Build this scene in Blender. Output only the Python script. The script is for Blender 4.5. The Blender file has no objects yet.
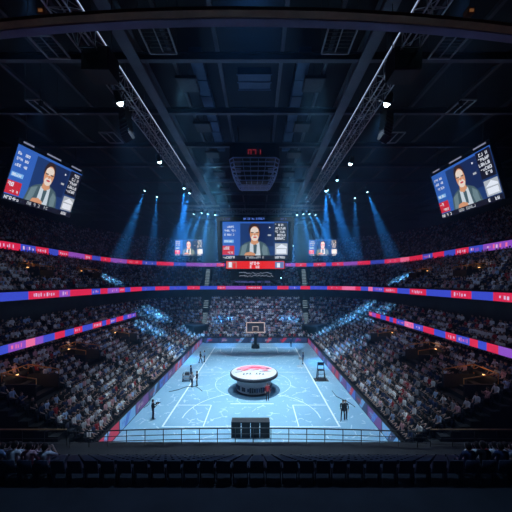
import bpy, bmesh, math, random
import numpy as np
from mathutils import Vector, Matrix
R = math.radians
PI = math.pi
C = bpy.context.scene.collection
SC = bpy.context.scene
rng = random.Random(7)

# ------------------------------------------------------------------ camera, world, light, exposure
F, CX, CY = 280.0, 258.0, 282.0          # focal length and level vanishing point, in pixels of a 512 frame
CAMP = Vector((0.6, 0.0, 12.4))
cd = bpy.data.cameras.new('camera')
cd.sensor_width = 36.0
cd.lens = F / 512 * 36.0
cd.shift_x = -(CX - 256) / 512
cd.shift_y = (CY - 256) / 512
cd.clip_end = 400
cam = bpy.data.objects.new('camera', cd)
C.objects.link(cam)
cam.location = CAMP
cam.rotation_euler = (R(90), 0, 0)
SC.camera = cam

HAZE_LOW, HAZE_HIGH = 0.0017, 0.022
w = bpy.data.worlds.new('arena_air')
SC.world = w
w.use_nodes = True
nt = w.node_tree
bg = nt.nodes['Background']
bg.inputs[0].default_value = (0.02, 0.05, 0.12, 1)
bg.inputs[1].default_value = 0.02
vs = nt.nodes.new('ShaderNodeVolumeScatter')     # thin stage haze in the whole hall
vs.inputs['Color'].default_value = (0.22, 0.58, 1.0, 1)
vs.inputs['Anisotropy'].default_value = 0.15
# the haze hangs thickest high up in the two outer bays towards the far end, where the beam lamps are
def wmath(op, a, b_=None):
    q = nt.nodes.new('ShaderNodeMath'); q.operation = op
    for k, v_ in enumerate((a, b_)):
        if v_ is None: continue
        if isinstance(v_, (int, float)): q.inputs[k].default_value = v_
        else: nt.links.new(v_, q.inputs[k])
    return q.outputs[0]
def wstep(v_, lo, hi):
    q = nt.nodes.new('ShaderNodeMapRange'); q.interpolation_type = 'SMOOTHSTEP'
    nt.links.new(v_, q.inputs[0]); q.inputs[1].default_value = lo; q.inputs[2].default_value = hi
    return q.outputs[0]
gp = nt.nodes.new('ShaderNodeNewGeometry'); sx_ = nt.nodes.new('ShaderNodeSeparateXYZ')
nt.links.new(gp.outputs['Position'], sx_.inputs[0])
ax = wmath('ABSOLUTE', sx_.outputs[0])
mk = wmath('MULTIPLY', wmath('MULTIPLY', wstep(ax, 5.0, 8.0), wstep(ax, 34.0, 27.0)), wmath('MULTIPLY', wstep(sx_.outputs[1], 31.0, 37.0), wstep(sx_.outputs[1], 72.0, 60.0)))
mk = wmath('MULTIPLY', mk, wstep(sx_.outputs[2], 14.0, 18.0))
nt.links.new(wmath('ADD', wmath('MULTIPLY', mk, HAZE_HIGH), HAZE_LOW), vs.inputs['Density'])
w.cycles.volume_sampling = 'EQUIANGULAR'
w.cycles.volume_step_size = 3.0
SC.cycles.volume_max_steps = 64
nt.links.new(vs.outputs[0], nt.nodes['World Output'].inputs['Volume'])
SC.cycles.volume_bounces = 0
SC.cycles.max_bounces = 6
SC.cycles.diffuse_bounces = 3
SC.cycles.use_denoising = True
SC.cycles.sample_clamp_indirect = 3.0

SC.view_settings.view_transform = 'Standard'
SC.view_settings.look = 'None'
SC.view_settings.gamma = 1
SC.view_settings.use_curve_mapping = False
SC.view_settings.exposure = 0.0

FLOOD_W = 480         # each overhead flood lamp above the court
WASH_W = 2500         # truss lamps washing the court and the stands
STAND_W = 2300         # added lamps brightening the stands
BEAM_W = 80000         # narrow blue beam lamps
FLOOD_COL = (0.62, 0.85, 1.0)
BEAM_COL = (0.08, 0.42, 1.0)

# ------------------------------------------------------------------ helpers
def at(px, py, Y):
    """world point on the ray of a picture pixel at depth Y"""
    return Vector((CAMP.x + (px - CX) * Y / F, Y, CAMP.z + (CY - py) * Y / F))
def floor_at(px, py, z=0.0):
    Y = F * (CAMP.z - z) / (py - CY)
    return at(px, py, Y)
def proj(p):
    return (CX + F * (p[0] - CAMP.x) / p[1], CY - F * (p[2] - CAMP.z) / p[1])

def mat(name, col, rough=0.6, metal=0.0, emit=None, es=0.0, noise=0.0, nscale=3.0, bump=0.0):
    m = bpy.data.materials.new(name)
    m.use_nodes = True
    n = m.node_tree
    b = n.nodes['Principled BSDF']
    b.inputs['Base Color'].default_value = (*col, 1)
    b.inputs['Roughness'].default_value = rough
    b.inputs['Metallic'].default_value = metal
    if emit:
        b.inputs['Emission Color'].default_value = (*emit, 1)
        b.inputs['Emission Strength'].default_value = es
    if noise > 0 or bump > 0:
        tc = n.nodes.new('ShaderNodeTexCoord')
        nz = n.nodes.new('ShaderNodeTexNoise')
        nz.inputs['Scale'].default_value = nscale
        nz.inputs['Detail'].default_value = 5
        n.links.new(tc.outputs['Object'], nz.inputs['Vector'])
        if noise > 0:
            cr = n.nodes.new('ShaderNodeValToRGB')
            cr.color_ramp.elements[0].position = 0.3
            cr.color_ramp.elements[1].position = 0.7
            cr.color_ramp.elements[0].color = (*[c * (1 - noise) for c in col], 1)
            cr.color_ramp.elements[1].color = (*[min(1, c * (1 + noise)) for c in col], 1)
            n.links.new(nz.outputs['Fac'], cr.inputs['Fac'])
            n.links.new(cr.outputs['Color'], b.inputs['Base Color'])
        if bump > 0:
            bp = n.nodes.new('ShaderNodeBump')
            bp.inputs['Strength'].default_value = bump
            n.links.new(nz.outputs['Fac'], bp.inputs['Height'])
            n.links.new(bp.outputs['Normal'], b.inputs['Normal'])
    return m

def glow(name, col, s):
    return mat(name, (0.01, 0.01, 0.01), 0.4, emit=col, es=s)

M = {}
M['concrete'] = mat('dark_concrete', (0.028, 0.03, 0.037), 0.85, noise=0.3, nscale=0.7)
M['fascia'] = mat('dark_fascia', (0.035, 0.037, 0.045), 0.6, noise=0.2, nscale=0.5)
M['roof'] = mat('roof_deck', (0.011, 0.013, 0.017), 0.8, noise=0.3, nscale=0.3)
M['steel'] = mat('painted_roof_steel', (0.085, 0.095, 0.12), 0.5, 0.3, noise=0.2, nscale=0.6)
M['bigsteel'] = mat('grey_girder_paint', (0.13, 0.15, 0.185), 0.5, 0.2, noise=0.2, nscale=0.5)
M['duct'] = mat('blue_grey_duct', (0.05, 0.10, 0.18), 0.5, 0.2, noise=0.2, nscale=0.5)
M['alu'] = mat('truss_aluminium', (0.55, 0.57, 0.6), 0.35, 0.8, noise=0.1, nscale=4)
M['black'] = mat('black_metal', (0.012, 0.012, 0.014), 0.5, 0.2, noise=0.2, nscale=4)
M['darkgrey'] = mat('charcoal_metal', (0.05, 0.052, 0.058), 0.5, 0.3, noise=0.2, nscale=4)
M['grey'] = mat('pale_frame_metal', (0.4, 0.42, 0.45), 0.45, 0.3, noise=0.1, nscale=3)
M['basket'] = mat('blue_grey_rig_bars', (0.5, 0.6, 0.85), 0.4, 0.2, noise=0.1, nscale=3)
M['brown'] = mat('brown_timber_edge', (0.30, 0.12, 0.06), 0.6, noise=0.3, nscale=1.5)
M['violet'] = mat('violet_grey_soffit', (0.30, 0.25, 0.44), 0.6, noise=0.2, nscale=0.8)
M['tan'] = mat('tan_rail_paint', (0.50, 0.30, 0.16), 0.45, noise=0.15, nscale=3)
M['orange'] = mat('orange_rail_paint', (0.60, 0.27, 0.07), 0.45, noise=0.15, nscale=3)
M['seat'] = mat('navy_seat_plastic', (0.03, 0.035, 0.06), 0.5, noise=0.15, nscale=6)
M['skin'] = mat('skin', (0.50, 0.32, 0.26), 0.55, noise=0.08, nscale=20)
M['hair'] = mat('dark_hair', (0.03, 0.02, 0.015), 0.6, noise=0.3, nscale=40)
M['trousers'] = mat('dark_trousers', (0.025, 0.028, 0.045), 0.8, noise=0.2, nscale=15)
M['shoe'] = mat('black_shoe', (0.015, 0.015, 0.015), 0.5, noise=0.2, nscale=15)
SHIRTS = [('white', (0.9, 0.9, 0.92)), ('grey', (0.36, 0.37, 0.42)), ('navy', (0.03, 0.05, 0.13)), ('black', (0.018, 0.018, 0.02)),
          ('red', (0.5, 0.04, 0.05)), ('pink', (0.75, 0.42, 0.45)), ('pale blue', (0.4, 0.55, 0.8))]
SHIRT_W = [0.27, 0.12, 0.21, 0.20, 0.05, 0.07, 0.08]
for n_, c_ in SHIRTS:
    M['shirt_' + n_] = mat(n_.replace(' ', '_') + '_shirt', c_, 0.85, noise=0.1, nscale=15)
M['white'] = mat('white_line_paint', (0.85, 0.88, 0.9), 0.5, noise=0.06, nscale=4)
M['padding'] = mat('white_padding', (0.66, 0.66, 0.69), 0.6, noise=0.05, nscale=4)
M['redprint'] = mat('red_print', (0.65, 0.03, 0.08), 0.6, noise=0.08, nscale=4)
M['pinkprint'] = mat('pink_print', (0.8, 0.25, 0.34), 0.6, noise=0.15, nscale=1.2)
M['blackprint'] = mat('black_print', (0.02, 0.02, 0.03), 0.6, noise=0.1, nscale=4)
M['mat_blue'] = mat('dark_blue_shadow_mat', (0.05, 0.12, 0.20), 0.9, noise=0.15, nscale=8)
M['lamp'] = glow('lamp_lens_light', (0.75, 0.92, 1.0), 14)
M['lampblue'] = glow('blue_lamp_lens_light', (0.35, 0.75, 1.0), 8)
M['strip'] = glow('truss_chord_glare', (0.55, 0.7, 1.0), 0.9)  # glow standing in for lamp glare on the truss chords
M['stepglow'] = glow('step_light', (0.55, 0.8, 1.0), 0.55)
M['warm'] = glow('warm_lamp_light', (1.0, 0.5, 0.18), 2.5)

class MB:
    """collects shapes for ONE mesh"""
    def __init__(s):
        s.v, s.f, s.mi, s.sm = [], [], [], []
    def add(s, vs, fs, mi=0, smooth=False):
        o = len(s.v)
        s.v += [tuple(v) for v in vs]
        for f in fs:
            s.f.append(tuple(o + i for i in f)); s.mi.append(mi); s.sm.append(smooth)
    def box(s, c, d, mi=0, rot=None):
        hx, hy, hz = d[0] / 2, d[1] / 2, d[2] / 2
        vs = [Vector((x, y, z)) for x in (-hx, hx) for y in (-hy, hy) for z in (-hz, hz)]
        if rot is not None: vs = [rot @ v for v in vs]
        vs = [v + Vector(c) for v in vs]
        s.add(vs, [(0, 1, 3, 2), (4, 6, 7, 5), (0, 4, 5, 1), (2, 3, 7, 6), (0, 2, 6, 4), (1, 5, 7, 3)], mi)
    def bar(s, p, q, wd, ht, mi=0):
        p, q = Vector(p), Vector(q)
        d = q - p; L = d.length
        if L < 1e-6: return
        s.box((p + q) / 2, (wd, L, ht), mi, d.to_track_quat('Y', 'Z').to_matrix())
    def tube(s, p, q, r, n=8, mi=0, r2=None):
        p, q = Vector(p), Vector(q); r2 = r if r2 is None else r2
        d = q - p
        if d.length < 1e-6: return
        m = d.to_track_quat('Z', 'Y').to_matrix()
        vs = []
        for k in range(n):
            a = 2 * PI * k / n
            e = m @ Vector((math.cos(a), math.sin(a), 0))
            vs.append(p + e * r); vs.append(q + e * r2)
        fs = [(2 * k, 2 * ((k + 1) % n), 2 * ((k + 1) % n) + 1, 2 * k + 1) for k in range(n)]
        s.add(vs, fs, mi, True)
        s.add([vs[2 * k] for k in range(n)][::-1], [tuple(range(n))], mi)
        s.add([vs[2 * k + 1] for k in range(n)], [tuple(range(n))], mi)
    def path(s, pts, r, n=6, mi=0):
        for a, b in zip(pts, pts[1:]): s.tube(a, b, r, n, mi)
    def lathe(s, prof, n=32, mi=0, c=(0, 0, 0), smooth=True):
        vs = []; k = len(prof)
        for i in range(n):
            a = 2 * PI * i / n
            for r, z in prof: vs.append((c[0] + r * math.cos(a), c[1] + r * math.sin(a), c[2] + z))
        fs = [(i * k + j, ((i + 1) % n) * k + j, ((i + 1) % n) * k + j + 1, i * k + j + 1) for i in range(n) for j in range(k - 1)]
        s.add(vs, fs, mi, smooth)
    def prism(s, poly, z0, z1, mi=0):
        n = len(poly)
        vs = [(x, y, z0) for x, y in poly] + [(x, y, z1) for x, y in poly]
        s.add(vs, [tuple(range(n))[::-1], tuple(range(n, 2 * n))] + [(i, (i + 1) % n, n + (i + 1) % n, n + i) for i in range(n)], mi)
    def mesh(s, name, mats):
        me = bpy.data.meshes.new(name)
        me.from_pydata(s.v, [], s.f)
        for m in mats: me.materials.append(m)
        me.polygons.foreach_set('material_index', s.mi)
        me.polygons.foreach_set('use_smooth', s.sm)
        me.update()
        return me
    def build(s, name, mats, parent=None, loc=None):
        if not isinstance(mats, (list, tuple)): mats = [mats]
        o = bpy.data.objects.new(name, s.mesh(name, mats))
        C.objects.link(o)
        if parent: o.parent = parent
        if loc is not None: o.location = loc
        return o

def tag(o, label=None, cat=None, group=None, kind=None):
    if label: o['label'] = label
    if cat: o['category'] = cat
    if group: o['group'] = group
    if kind: o['kind'] = kind
    return o
def thing(name, label, cat, loc=(0, 0, 0), rot=(0, 0, 0), group=None):
    o = bpy.data.objects.new(name, None); C.objects.link(o)
    o.empty_display_size = 0.3
    o.location = loc; o.rotation_euler = rot
    return tag(o, label, cat, group)
def struct(mb, name, mats, label=None):
    return tag(mb.build(name, mats), label, None, None, 'structure')
def spot(name, parent, pos, target, watts, col, size, blend=0.5, radius=0.12):
    l = bpy.data.lights.new(name, 'SPOT')
    l.energy = watts; l.color = col; l.spot_size = R(size); l.spot_blend = blend; l.shadow_soft_size = radius
    o = bpy.data.objects.new(name, l); C.objects.link(o)
    d = Vector(target) - Vector(pos)
    o.rotation_mode = 'QUATERNION'
    o.rotation_quaternion = d.to_track_quat('-Z', 'Y')
    o.location = Vector(pos) - (Vector(parent.location) if parent else Vector())
    if parent: o.parent = parent
    return o
ORD = ['first', 'second', 'third', 'fourth', 'fifth', 'sixth', 'seventh', 'eighth', 'ninth', 'tenth', 'eleventh', 'twelfth', 'thirteenth',
       'fourteenth', 'fifteenth', 'sixteenth', 'seventeenth', 'eighteenth', 'nineteenth', 'twentieth']

# ------------------------------------------------------------------ the bowl: floor edge A0 wide, far end YF, everything else offset outward by t
A0, YF, YN = 10.7, 57.0, 18.2
def outline(t, y0, narc=14, ds=None, square=False):
    """points of the U-shaped line at offset t: (x, y, outward nx, ny)"""
    pts = []
    def lin(p, q, n):
        L = math.hypot(q[0] - p[0], q[1] - p[1])
        k = max(1, int(L / ds)) if ds else 1
        return [(p[0] + (q[0] - p[0]) * i / k, p[1] + (q[1] - p[1]) * i / k, *n) for i in range(k + 1)]
    pts += lin((-A0 - t, y0), (-A0 - t, YF), (-1, 0))
    na = max(narc, int(PI / 2 * t / ds)) if ds else narc
    for i in range(1, na):
        a = PI - PI / 2 * i / na
        pts.append((-A0 + t * math.cos(a), YF + t * math.sin(a), math.cos(a), math.sin(a)))
    pts += lin((-A0, YF + t), (A0, YF + t), (0, 1))
    for i in range(1, na):
        a = PI / 2 - PI / 2 * i / na
        pts.append((A0 + t * math.cos(a), YF + t * math.sin(a), math.cos(a), math.sin(a)))
    pts += lin((A0 + t, YF), (A0 + t, y0), (1, 0))
    return pts
def sweep(profile, y0, narc=14):
    mb = MB()
    rows = [[(x, y, z) for x, y, _, _ in outline(t, y0, narc)] for t, z in profile]
    n = len(rows[0])
    vs = [p for r in rows for p in r]
    fs = [(k * n + i, k * n + i + 1, (k + 1) * n + i + 1, (k + 1) * n + i) for k in range(len(rows) - 1) for i in range(n - 1)]
    mb.add(vs, fs)
    return mb
def stair_profile(t0, z0, rows, tread, rise):
    pr = []
    for i in range(rows):
        pr += [(t0 + tread * i, z0 + rise * i), (t0 + tread * (i + 1), z0 + rise * i)]
    return pr

LOW = dict(t0=0.5, z0=0.6, rows=13, tread=0.69, rise=0.355)
CLUB = dict(t0=9.75, z0=5.6, rows=5, tread=0.68, rise=0.48)
MID = dict(t0=13.5, z0=11.0, rows=12, tread=0.725, rise=0.415)
TOP = dict(t0=22.5, z0=17.3, rows=18, tread=0.72, rise=0.455)
RING_LOW, RING_MID, RING_TOP = 9.45, 13.1, 22.2

# floor
fm = bpy.data.materials.new('blue_court_floor'); fm.use_nodes = True
n = fm.node_tree; b = n.nodes['Principled BSDF']; b.inputs['Roughness'].default_value = 0.45
tc = n.nodes.new('ShaderNodeTexCoord')
nz = n.nodes.new('ShaderNodeTexNoise'); nz.inputs['Scale'].default_value = 0.25; nz.inputs['Detail'].default_value = 6
cr = n.nodes.new('ShaderNodeValToRGB')
cr.color_ramp.elements[0].position = 0.3; cr.color_ramp.elements[0].color = (0.20, 0.38, 0.545, 1)
cr.color_ramp.elements[1].position = 0.7; cr.color_ramp.elements[1].color = (0.26, 0.455, 0.61, 1)
vo = n.nodes.new('ShaderNodeTexVoronoi'); vo.feature = 'DISTANCE_TO_EDGE'; vo.inputs['Scale'].default_value = 0.75
nz2 = n.nodes.new('ShaderNodeTexNoise'); nz2.inputs['Scale'].default_value = 0.8; nz2.inputs['Detail'].default_value = 4
ad = n.nodes.new('ShaderNodeMixRGB'); ad.blend_type = 'ADD'; ad.inputs[0].default_value = 0.8
l1 = n.nodes.new('ShaderNodeMath'); l1.operation = 'LESS_THAN'; l1.inputs[1].default_value = 0.028
g1 = n.nodes.new('ShaderNodeMath'); g1.operation = 'GREATER_THAN'; g1.inputs[1].default_value = 0.54
nz3 = n.nodes.new('ShaderNodeTexNoise'); nz3.inputs['Scale'].default_value = 0.9; nz3.inputs['Detail'].default_value = 3
mu = n.nodes.new('ShaderNodeMath'); mu.operation = 'MULTIPLY'
mu2 = n.nodes.new('ShaderNodeMath'); mu2.operation = 'MULTIPLY'; mu2.inputs[1].default_value = 0.55
mx = n.nodes.new('ShaderNodeMixRGB'); mx.inputs[2].default_value = (0.8, 0.88, 0.92, 1)
for a_, b_ in ((tc.outputs['Object'], nz.inputs['Vector']), (tc.outputs['Object'], nz2.inputs['Vector']), (tc.outputs['Object'], nz3.inputs['Vector']),
               (tc.outputs['Object'], ad.inputs[1]), (nz2.outputs['Color'], ad.inputs[2]), (ad.outputs[0], vo.inputs['Vector']),
               (vo.outputs['Distance'], l1.inputs[0]), (nz3.outputs['Fac'], g1.inputs[0]), (l1.outputs[0], mu.inputs[0]), (g1.outputs[0], mu.inputs[1]),
               (mu.outputs[0], mu2.inputs[0]), (mu2.outputs[0], mx.inputs[0]), (nz.outputs['Fac'], cr.inputs['Fac']), (cr.outputs[0], mx.inputs[1]), (mx.outputs[0], b.inputs['Base Color'])):
    n.links.new(a_, b_)
mb = MB()
mb.add([(-12.2, YN, 0), (12.2, YN, 0), (12.2, 58.5, 0), (-12.2, 58.5, 0)], [(0, 1, 2, 3)])
floor = struct(mb, 'floor', fm, 'pale blue court floor of the arena')

# painted lines of the court
ln = MB()
LW = 0.10
def line(x0, y0, x1, y1, wd=LW):
    ln.bar((x0, y0, 0.004), (x1, y1, 0.004), wd, 0.004)
SX, YB0, YB1 = 7.6, 24.0, 53.0
YM = (YB0 + YB1) / 2
line(-SX, YB0, -SX, YB1, 0.16); line(SX, YB0, SX, YB1, 0.16); line(-SX, YB0, SX, YB0); line(-SX, YB1, SX, YB1)
line(-SX, YM, SX, YM, 0.06)
for sgn, yb in ((1, YB0), (-1, YB1)):
    line(-4.1, yb, -4.1, yb + sgn * 4.2); line(4.1, yb, 4.1, yb + sgn * 4.2)
    line(-SX, yb + sgn * 4.2, -4.1, yb + sgn * 4.2); line(4.1, yb + sgn * 4.2, SX, yb + sgn * 4.2)
    line(-2.2, yb + sgn * 4.5, 2.2, yb + sgn * 4.5, 0.14)
    prev = None
    for k in range(25):
        a = PI * k / 24
        p = (6.3 * math.cos(a), yb + sgn * (1.5 + 6.3 * math.sin(a) * 0.95))
        if prev: line(prev[0], prev[1], p[0], p[1], 0.08)
        prev = p
prev = None
for k in range(49):
    a = 2 * PI * k / 48
    p = (4.6 * math.cos(a), YM - 4 + 4.6 * math.sin(a))
    if prev: line(prev[0], prev[1], p[0], p[1], 0.05)
    prev = p
ln.build('court_line', M['white'], floor)

# terraces
lowp = [(0.27, 0.0), (0.27, 0.95), (0.45, 0.95), (0.45, 0.6)] + stair_profile(LOW['t0'], LOW['z0'], LOW['rows'], LOW['tread'], LOW['rise']) + [(9.5, 4.9), (9.5, 6.0), (9.7, 6.0), (9.7, 5.6)]
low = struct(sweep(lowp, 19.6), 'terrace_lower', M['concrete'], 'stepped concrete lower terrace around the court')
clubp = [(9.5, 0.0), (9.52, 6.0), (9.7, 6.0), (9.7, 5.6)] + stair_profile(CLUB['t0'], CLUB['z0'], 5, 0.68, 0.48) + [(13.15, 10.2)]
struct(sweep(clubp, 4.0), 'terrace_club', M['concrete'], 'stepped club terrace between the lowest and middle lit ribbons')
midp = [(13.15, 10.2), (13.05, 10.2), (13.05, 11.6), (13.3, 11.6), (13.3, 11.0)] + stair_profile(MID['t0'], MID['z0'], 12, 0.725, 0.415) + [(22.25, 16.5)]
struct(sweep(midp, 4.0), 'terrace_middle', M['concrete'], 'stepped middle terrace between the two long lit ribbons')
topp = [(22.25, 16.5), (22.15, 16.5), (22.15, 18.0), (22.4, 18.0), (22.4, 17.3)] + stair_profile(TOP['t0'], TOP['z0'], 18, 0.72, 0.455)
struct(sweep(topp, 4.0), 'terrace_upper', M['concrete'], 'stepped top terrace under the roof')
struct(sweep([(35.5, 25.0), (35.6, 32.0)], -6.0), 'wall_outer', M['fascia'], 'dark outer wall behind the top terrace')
# end walls closing the cut ends of the lower terrace
for sg, nm in ((-1, 'left'), (1, 'right')):
    e = MB()
    pr = [(t, z) for t, z in lowp if t < 9.52]
    poly = [(sg * (A0 + t), z) for t, z in pr] + [(sg * (A0 + 9.5), 0.0)]
    nn = len(poly)
    vs = [(x, 19.6, z) for x, z in poly] + [(x, 19.4, z) for x, z in poly]
    e.add(vs, [tuple(range(nn)), tuple(range(2 * nn - 1, nn - 1, -1))] + [(i, (i + 1) % nn, nn + (i + 1) % nn, nn + i) for i in range(nn)])
    struct(e, 'wall_end_' + nm, M['concrete'], f'concrete end wall of the {nm} lower terrace')

# near stand: walkway, rows rising towards the camera, then the dark parapet the camera looks over
NEAR_ROWS, NY0, NZ0, NTR, NRI = 9, 16.2, 1.5, 0.85, 0.5
mb = MB()
prof = [(18.2, 0.0), (18.2, 2.0), (16.9, 2.0), (16.9, NZ0)]
for i in range(NEAR_ROWS): prof += [(NY0 + 0.7 - NTR * i, NZ0 + NRI * i), (NY0 + 0.7 - NTR * (i + 1), NZ0 + NRI * i)]
prof += [(NY0 + 0.7 - NTR * NEAR_ROWS, 5.6), (3.0, 5.6)]
for (ya, za), (yb, zb) in zip(prof, prof[1:]):
    mb.add([(-20.1, ya, za), (20.1, ya, za), (20.1, yb, zb), (-20.1, yb, zb)], [(0, 1, 2, 3)])
struct(mb, 'terrace_near', M['concrete'], 'dark stepped terrace at the near end below the camera')
mb = MB(); mb.box((0, 1.9, 9.3), (40, 0.25, 1.75)); mb.box((0, 1.9, 10.22), (40, 0.4, 0.1))
struct(mb, 'wall_parapet', M['black'], 'dark balcony parapet in front of the camera')
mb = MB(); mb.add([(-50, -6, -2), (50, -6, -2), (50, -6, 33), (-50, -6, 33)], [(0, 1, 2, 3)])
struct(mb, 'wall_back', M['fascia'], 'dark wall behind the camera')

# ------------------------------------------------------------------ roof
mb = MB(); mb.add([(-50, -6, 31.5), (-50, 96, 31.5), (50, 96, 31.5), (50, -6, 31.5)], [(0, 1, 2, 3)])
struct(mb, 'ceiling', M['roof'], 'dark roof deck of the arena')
for i, y in enumerate((13.8, 20.3, 26.7, 33.3, 39.0, 45.0, 51.5, 58, 65, 73, 82)):
    mb = MB()
    mb.box((0, y, 28.45), (96, 0.34, 0.08)); mb.box((0, y, 28.9), (96, 0.34, 0.08)); mb.box((0, y, 28.65), (96, 0.08, 0.45))
    struct(mb, 'ceiling_beam', M['steel'], f'{ORD[i]} cross beam of the roof from the near end')
for k, x in enumerate((-42, -36, -30, -24.5, -19.5, -15.5, -12, -5.9, -2.4, 2.4, 5.9, 12, 15.5, 19.5, 24.5, 30, 36, 42)):
    mb = MB(); mb.box((x, 44, 29.5), (0.26, 100, 0.3))
    struct(mb, 'ceiling_purlin', M['steel'], f'{ORD[k]} long thin roof purlin counted from the left')
for sg, nm in ((-1, 'left'), (1, 'right')):
    mb = MB(); mb.box((sg * 8.3, 30, 28.35), (0.85, 58, 0.1)); mb.box((sg * 8.3, 30, 29.3), (0.85, 58, 0.1)); mb.box((sg * 8.3, 30, 28.8), (0.3, 58, 0.9))
    struct(mb, 'ceiling_girder', M['bigsteel'], f'wide pale girder running lengthwise under the {nm} half of the roof')
    d = MB(); d.box((0, 0, 0), (0.95, 15.5, 0.7))
    for k in range(8): d.box((0, -7.2 + 2.05 * k, 0), (1.05, 0.1, 0.8))
    tag(d.build('air_duct', M['duct'], None, (sg * 4.2, 29, 29.9)), f'blue grey air duct under the roof, {nm} of the hanging rig', 'duct')
pb = MB(); pb.box((0, 0, 0), (2.7, 1.9, 0.5)); pb.box((0, 0, -0.28), (2.9, 0.1, 0.06)); pb.box((0, -0.9, -0.28), (2.9, 0.1, 0.06)); pb.box((0, 0.9, -0.28), (2.9, 0.1, 0.06))
tag(pb.build('air_handling_box', M['duct'], None, (0.3, 23.6, 29.5)), 'blue grey box hung high under the roof on the arena axis', 'duct box')

# rectangular frames under the roof
def roof_frame(x0, x1, y0, y1, label, skew):
    t = thing('roof_grille', label, 'grille', ((x0 + x1) / 2, (y0 + y1) / 2, 27.9), group=None)
    a, b_ = (x1 - x0) / 2, (y1 - y0) / 2
    f = MB()
    for p, q in (((-a, -b_), (a, -b_)), ((a, -b_), (a, b_)), ((a, b_), (-a, b_)), ((-a, b_), (-a, -b_))):
        f.bar((*p, 0), (*q, 0), 0.09, 0.12)
    f.build('frame', M['grey'], t)
    g = MB(); g.bar((0, -b_, 0), (0, b_, 0), 0.06, 0.08); g.build('divider', M['grey'], t)
    s_ = MB()
    for k in range(7):
        y = -b_ + 2 * b_ * (k + 0.5) / 7
        s_.box((0, y, 0.06), (2 * a - 0.1, 0.14, 0.03), 0, Matrix.Rotation(R(30), 3, 'X'))
    s_.build('louvre', M['darkgrey'], t)
    for sx in (-1, 1):
        for sy in (-1, 1):
            h = MB(); h.tube((sx * a, sy * b_, 0), (sx * a, sy * b_, 3.6), 0.015, 5); h.build('hanger', M['darkgrey'], t)
for sg, nm in ((-1, 'left'), (1, 'right')):
    for (xa, xb, ya, yb), ds in (((4.9, 6.7, 17.0, 19.0), 'framed roof grille nearest the brown edge, just {} of the arena axis'),
                                 ((12.4, 13.9, 17.6, 19.4), 'framed roof grille near the brown edge, out past the {} lamp truss'),
                                 ((17.9, 19.2, 23.8, 25.8), 'framed roof grille above the big {} video screen'),
                                 ((14.4, 15.9, 29.0, 31.2), 'small framed roof grille beyond the {} line array speaker')):
        x0, x1 = sorted((sg * xa, sg * xb))
        roof_frame(x0, x1, ya, yb, ds.format(nm), 0)

# curved brown and violet edge close above the camera
def arc_band(name, m, y_mid, z0, z1, dep, label):
    mb = MB(); N = 40; vs = []
    for i in range(N + 1):
        x = -14 + 28 * i / N
        y = y_mid + 0.0075 * x * x
        vs += [(x, y, z0), (x, y + dep, z0), (x, y + dep, z1), (x, y, z1)]
    fs = []
    for i in range(N):
        for k in range(4):
            fs.append((4 * i + k, 4 * i + (k + 1) % 4, 4 * i + 4 + (k + 1) % 4, 4 * i + 4 + k))
    fs += [(0, 3, 2, 1), (4 * N, 4 * N + 1, 4 * N + 2, 4 * N + 3)]
    mb.add(vs, fs)
    return struct(mb, name, m, label)
arc_band('trim_brown_edge', M['brown'], 8.02, 20.2, 20.3, 0.24, 'brown curved edge of the overhead gantry')
arc_band('trim_violet_edge', M['violet'], 8.3, 20.2, 20.36, 0.26, 'violet grey curved soffit of the overhead gantry')
for sg, nm in ((-1, 'left'), (1, 'right')):
    p = at(256 + sg * 213, 13, 8.6)
    t = thing('gantry_lamp', f'small orange lamp on the overhead gantry edge, {nm} side', 'lamp', p)
    m_ = MB(); m_.box((0, 0, 0), (0.22, 0.2, 0.16)); m_.box((0, 0.02, 0.1), (0.06, 0.06, 0.2)); m_.build('housing', M['brown'], t)
    m_ = MB(); m_.box((0, -0.11, -0.02), (0.12, 0.02, 0.08)); m_.build('lens', glow('dim_orange_lens', (1, 0.4, 0.15), 0.12), t)

# ------------------------------------------------------------------ lamp trusses
def box_truss(p, q, label, wd=0.95, bay=1.1, glare_side=0):
    p, q = Vector(p), Vector(q)
    d = (q - p); L = d.length
    t = thing('lamp_truss', label, 'truss', p)
    m = d.to_track_quat('Y', 'Z').to_matrix()
    h = wd / 2
    for cx, cz in ((-h, -h), (h, -h), (-h, h), (h, h)):
        mb = MB(); mb.tube(m @ Vector((cx, 0, cz)), m @ Vector((cx, L, cz)), 0.045, 8); mb.build('chord', M['alu'], t)
    mb = MB(); k = int(L / bay)
    for i in range(k):
        a, b_ = L * i / k, L * (i + 1) / k
        for (u, v) in (((-h, -h), (h, -h)), ((-h, h), (h, h)), ((-h, -h), (-h, h)), ((h, -h), (h, h))):
            s0, s1 = (u, v) if i % 2 else (v, u)
            mb.tube(m @ Vector((s0[0], a, s0[1])), m @ Vector((s1[0], b_, s1[1])), 0.022, 5)
            mb.tube(m @ Vector((u[0], a, u[1])), m @ Vector((v[0], a, v[1])), 0.02, 5)
    mb.build('lacing', M['alu'], t)
    if glare_side:
        mb = MB(); mb.tube(m @ Vector((glare_side * (h + 0.06), L * 0.05, h)), m @ Vector((glare_side * (h + 0.06), L * 0.66, h)), 0.022, 6); mb.build('chord_glare', M['strip'], t)  # glowing tube draws the bright glare line along the chord
    for f_ in (0.1, 0.36, 0.62, 0.9):
        c = d * f_
        mb = MB(); mb.tube(c + Vector((0, 0, h)), c + Vector((0, 0, 31.4 - p.z - d.z * f_)), 0.02, 5)
        mb.build('hanger_cable', M['darkgrey'], t)
    return t
box_truss((-8.7, 9.6, 25.6), (-8.7, 46.5, 25.6), 'long aluminium lamp truss running lengthwise, left of the hanging rig', glare_side=1)
box_truss((8.9, 9.6, 25.6), (8.9, 46.5, 25.6), 'long aluminium lamp truss running lengthwise, right of the hanging rig', glare_side=-1)
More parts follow.
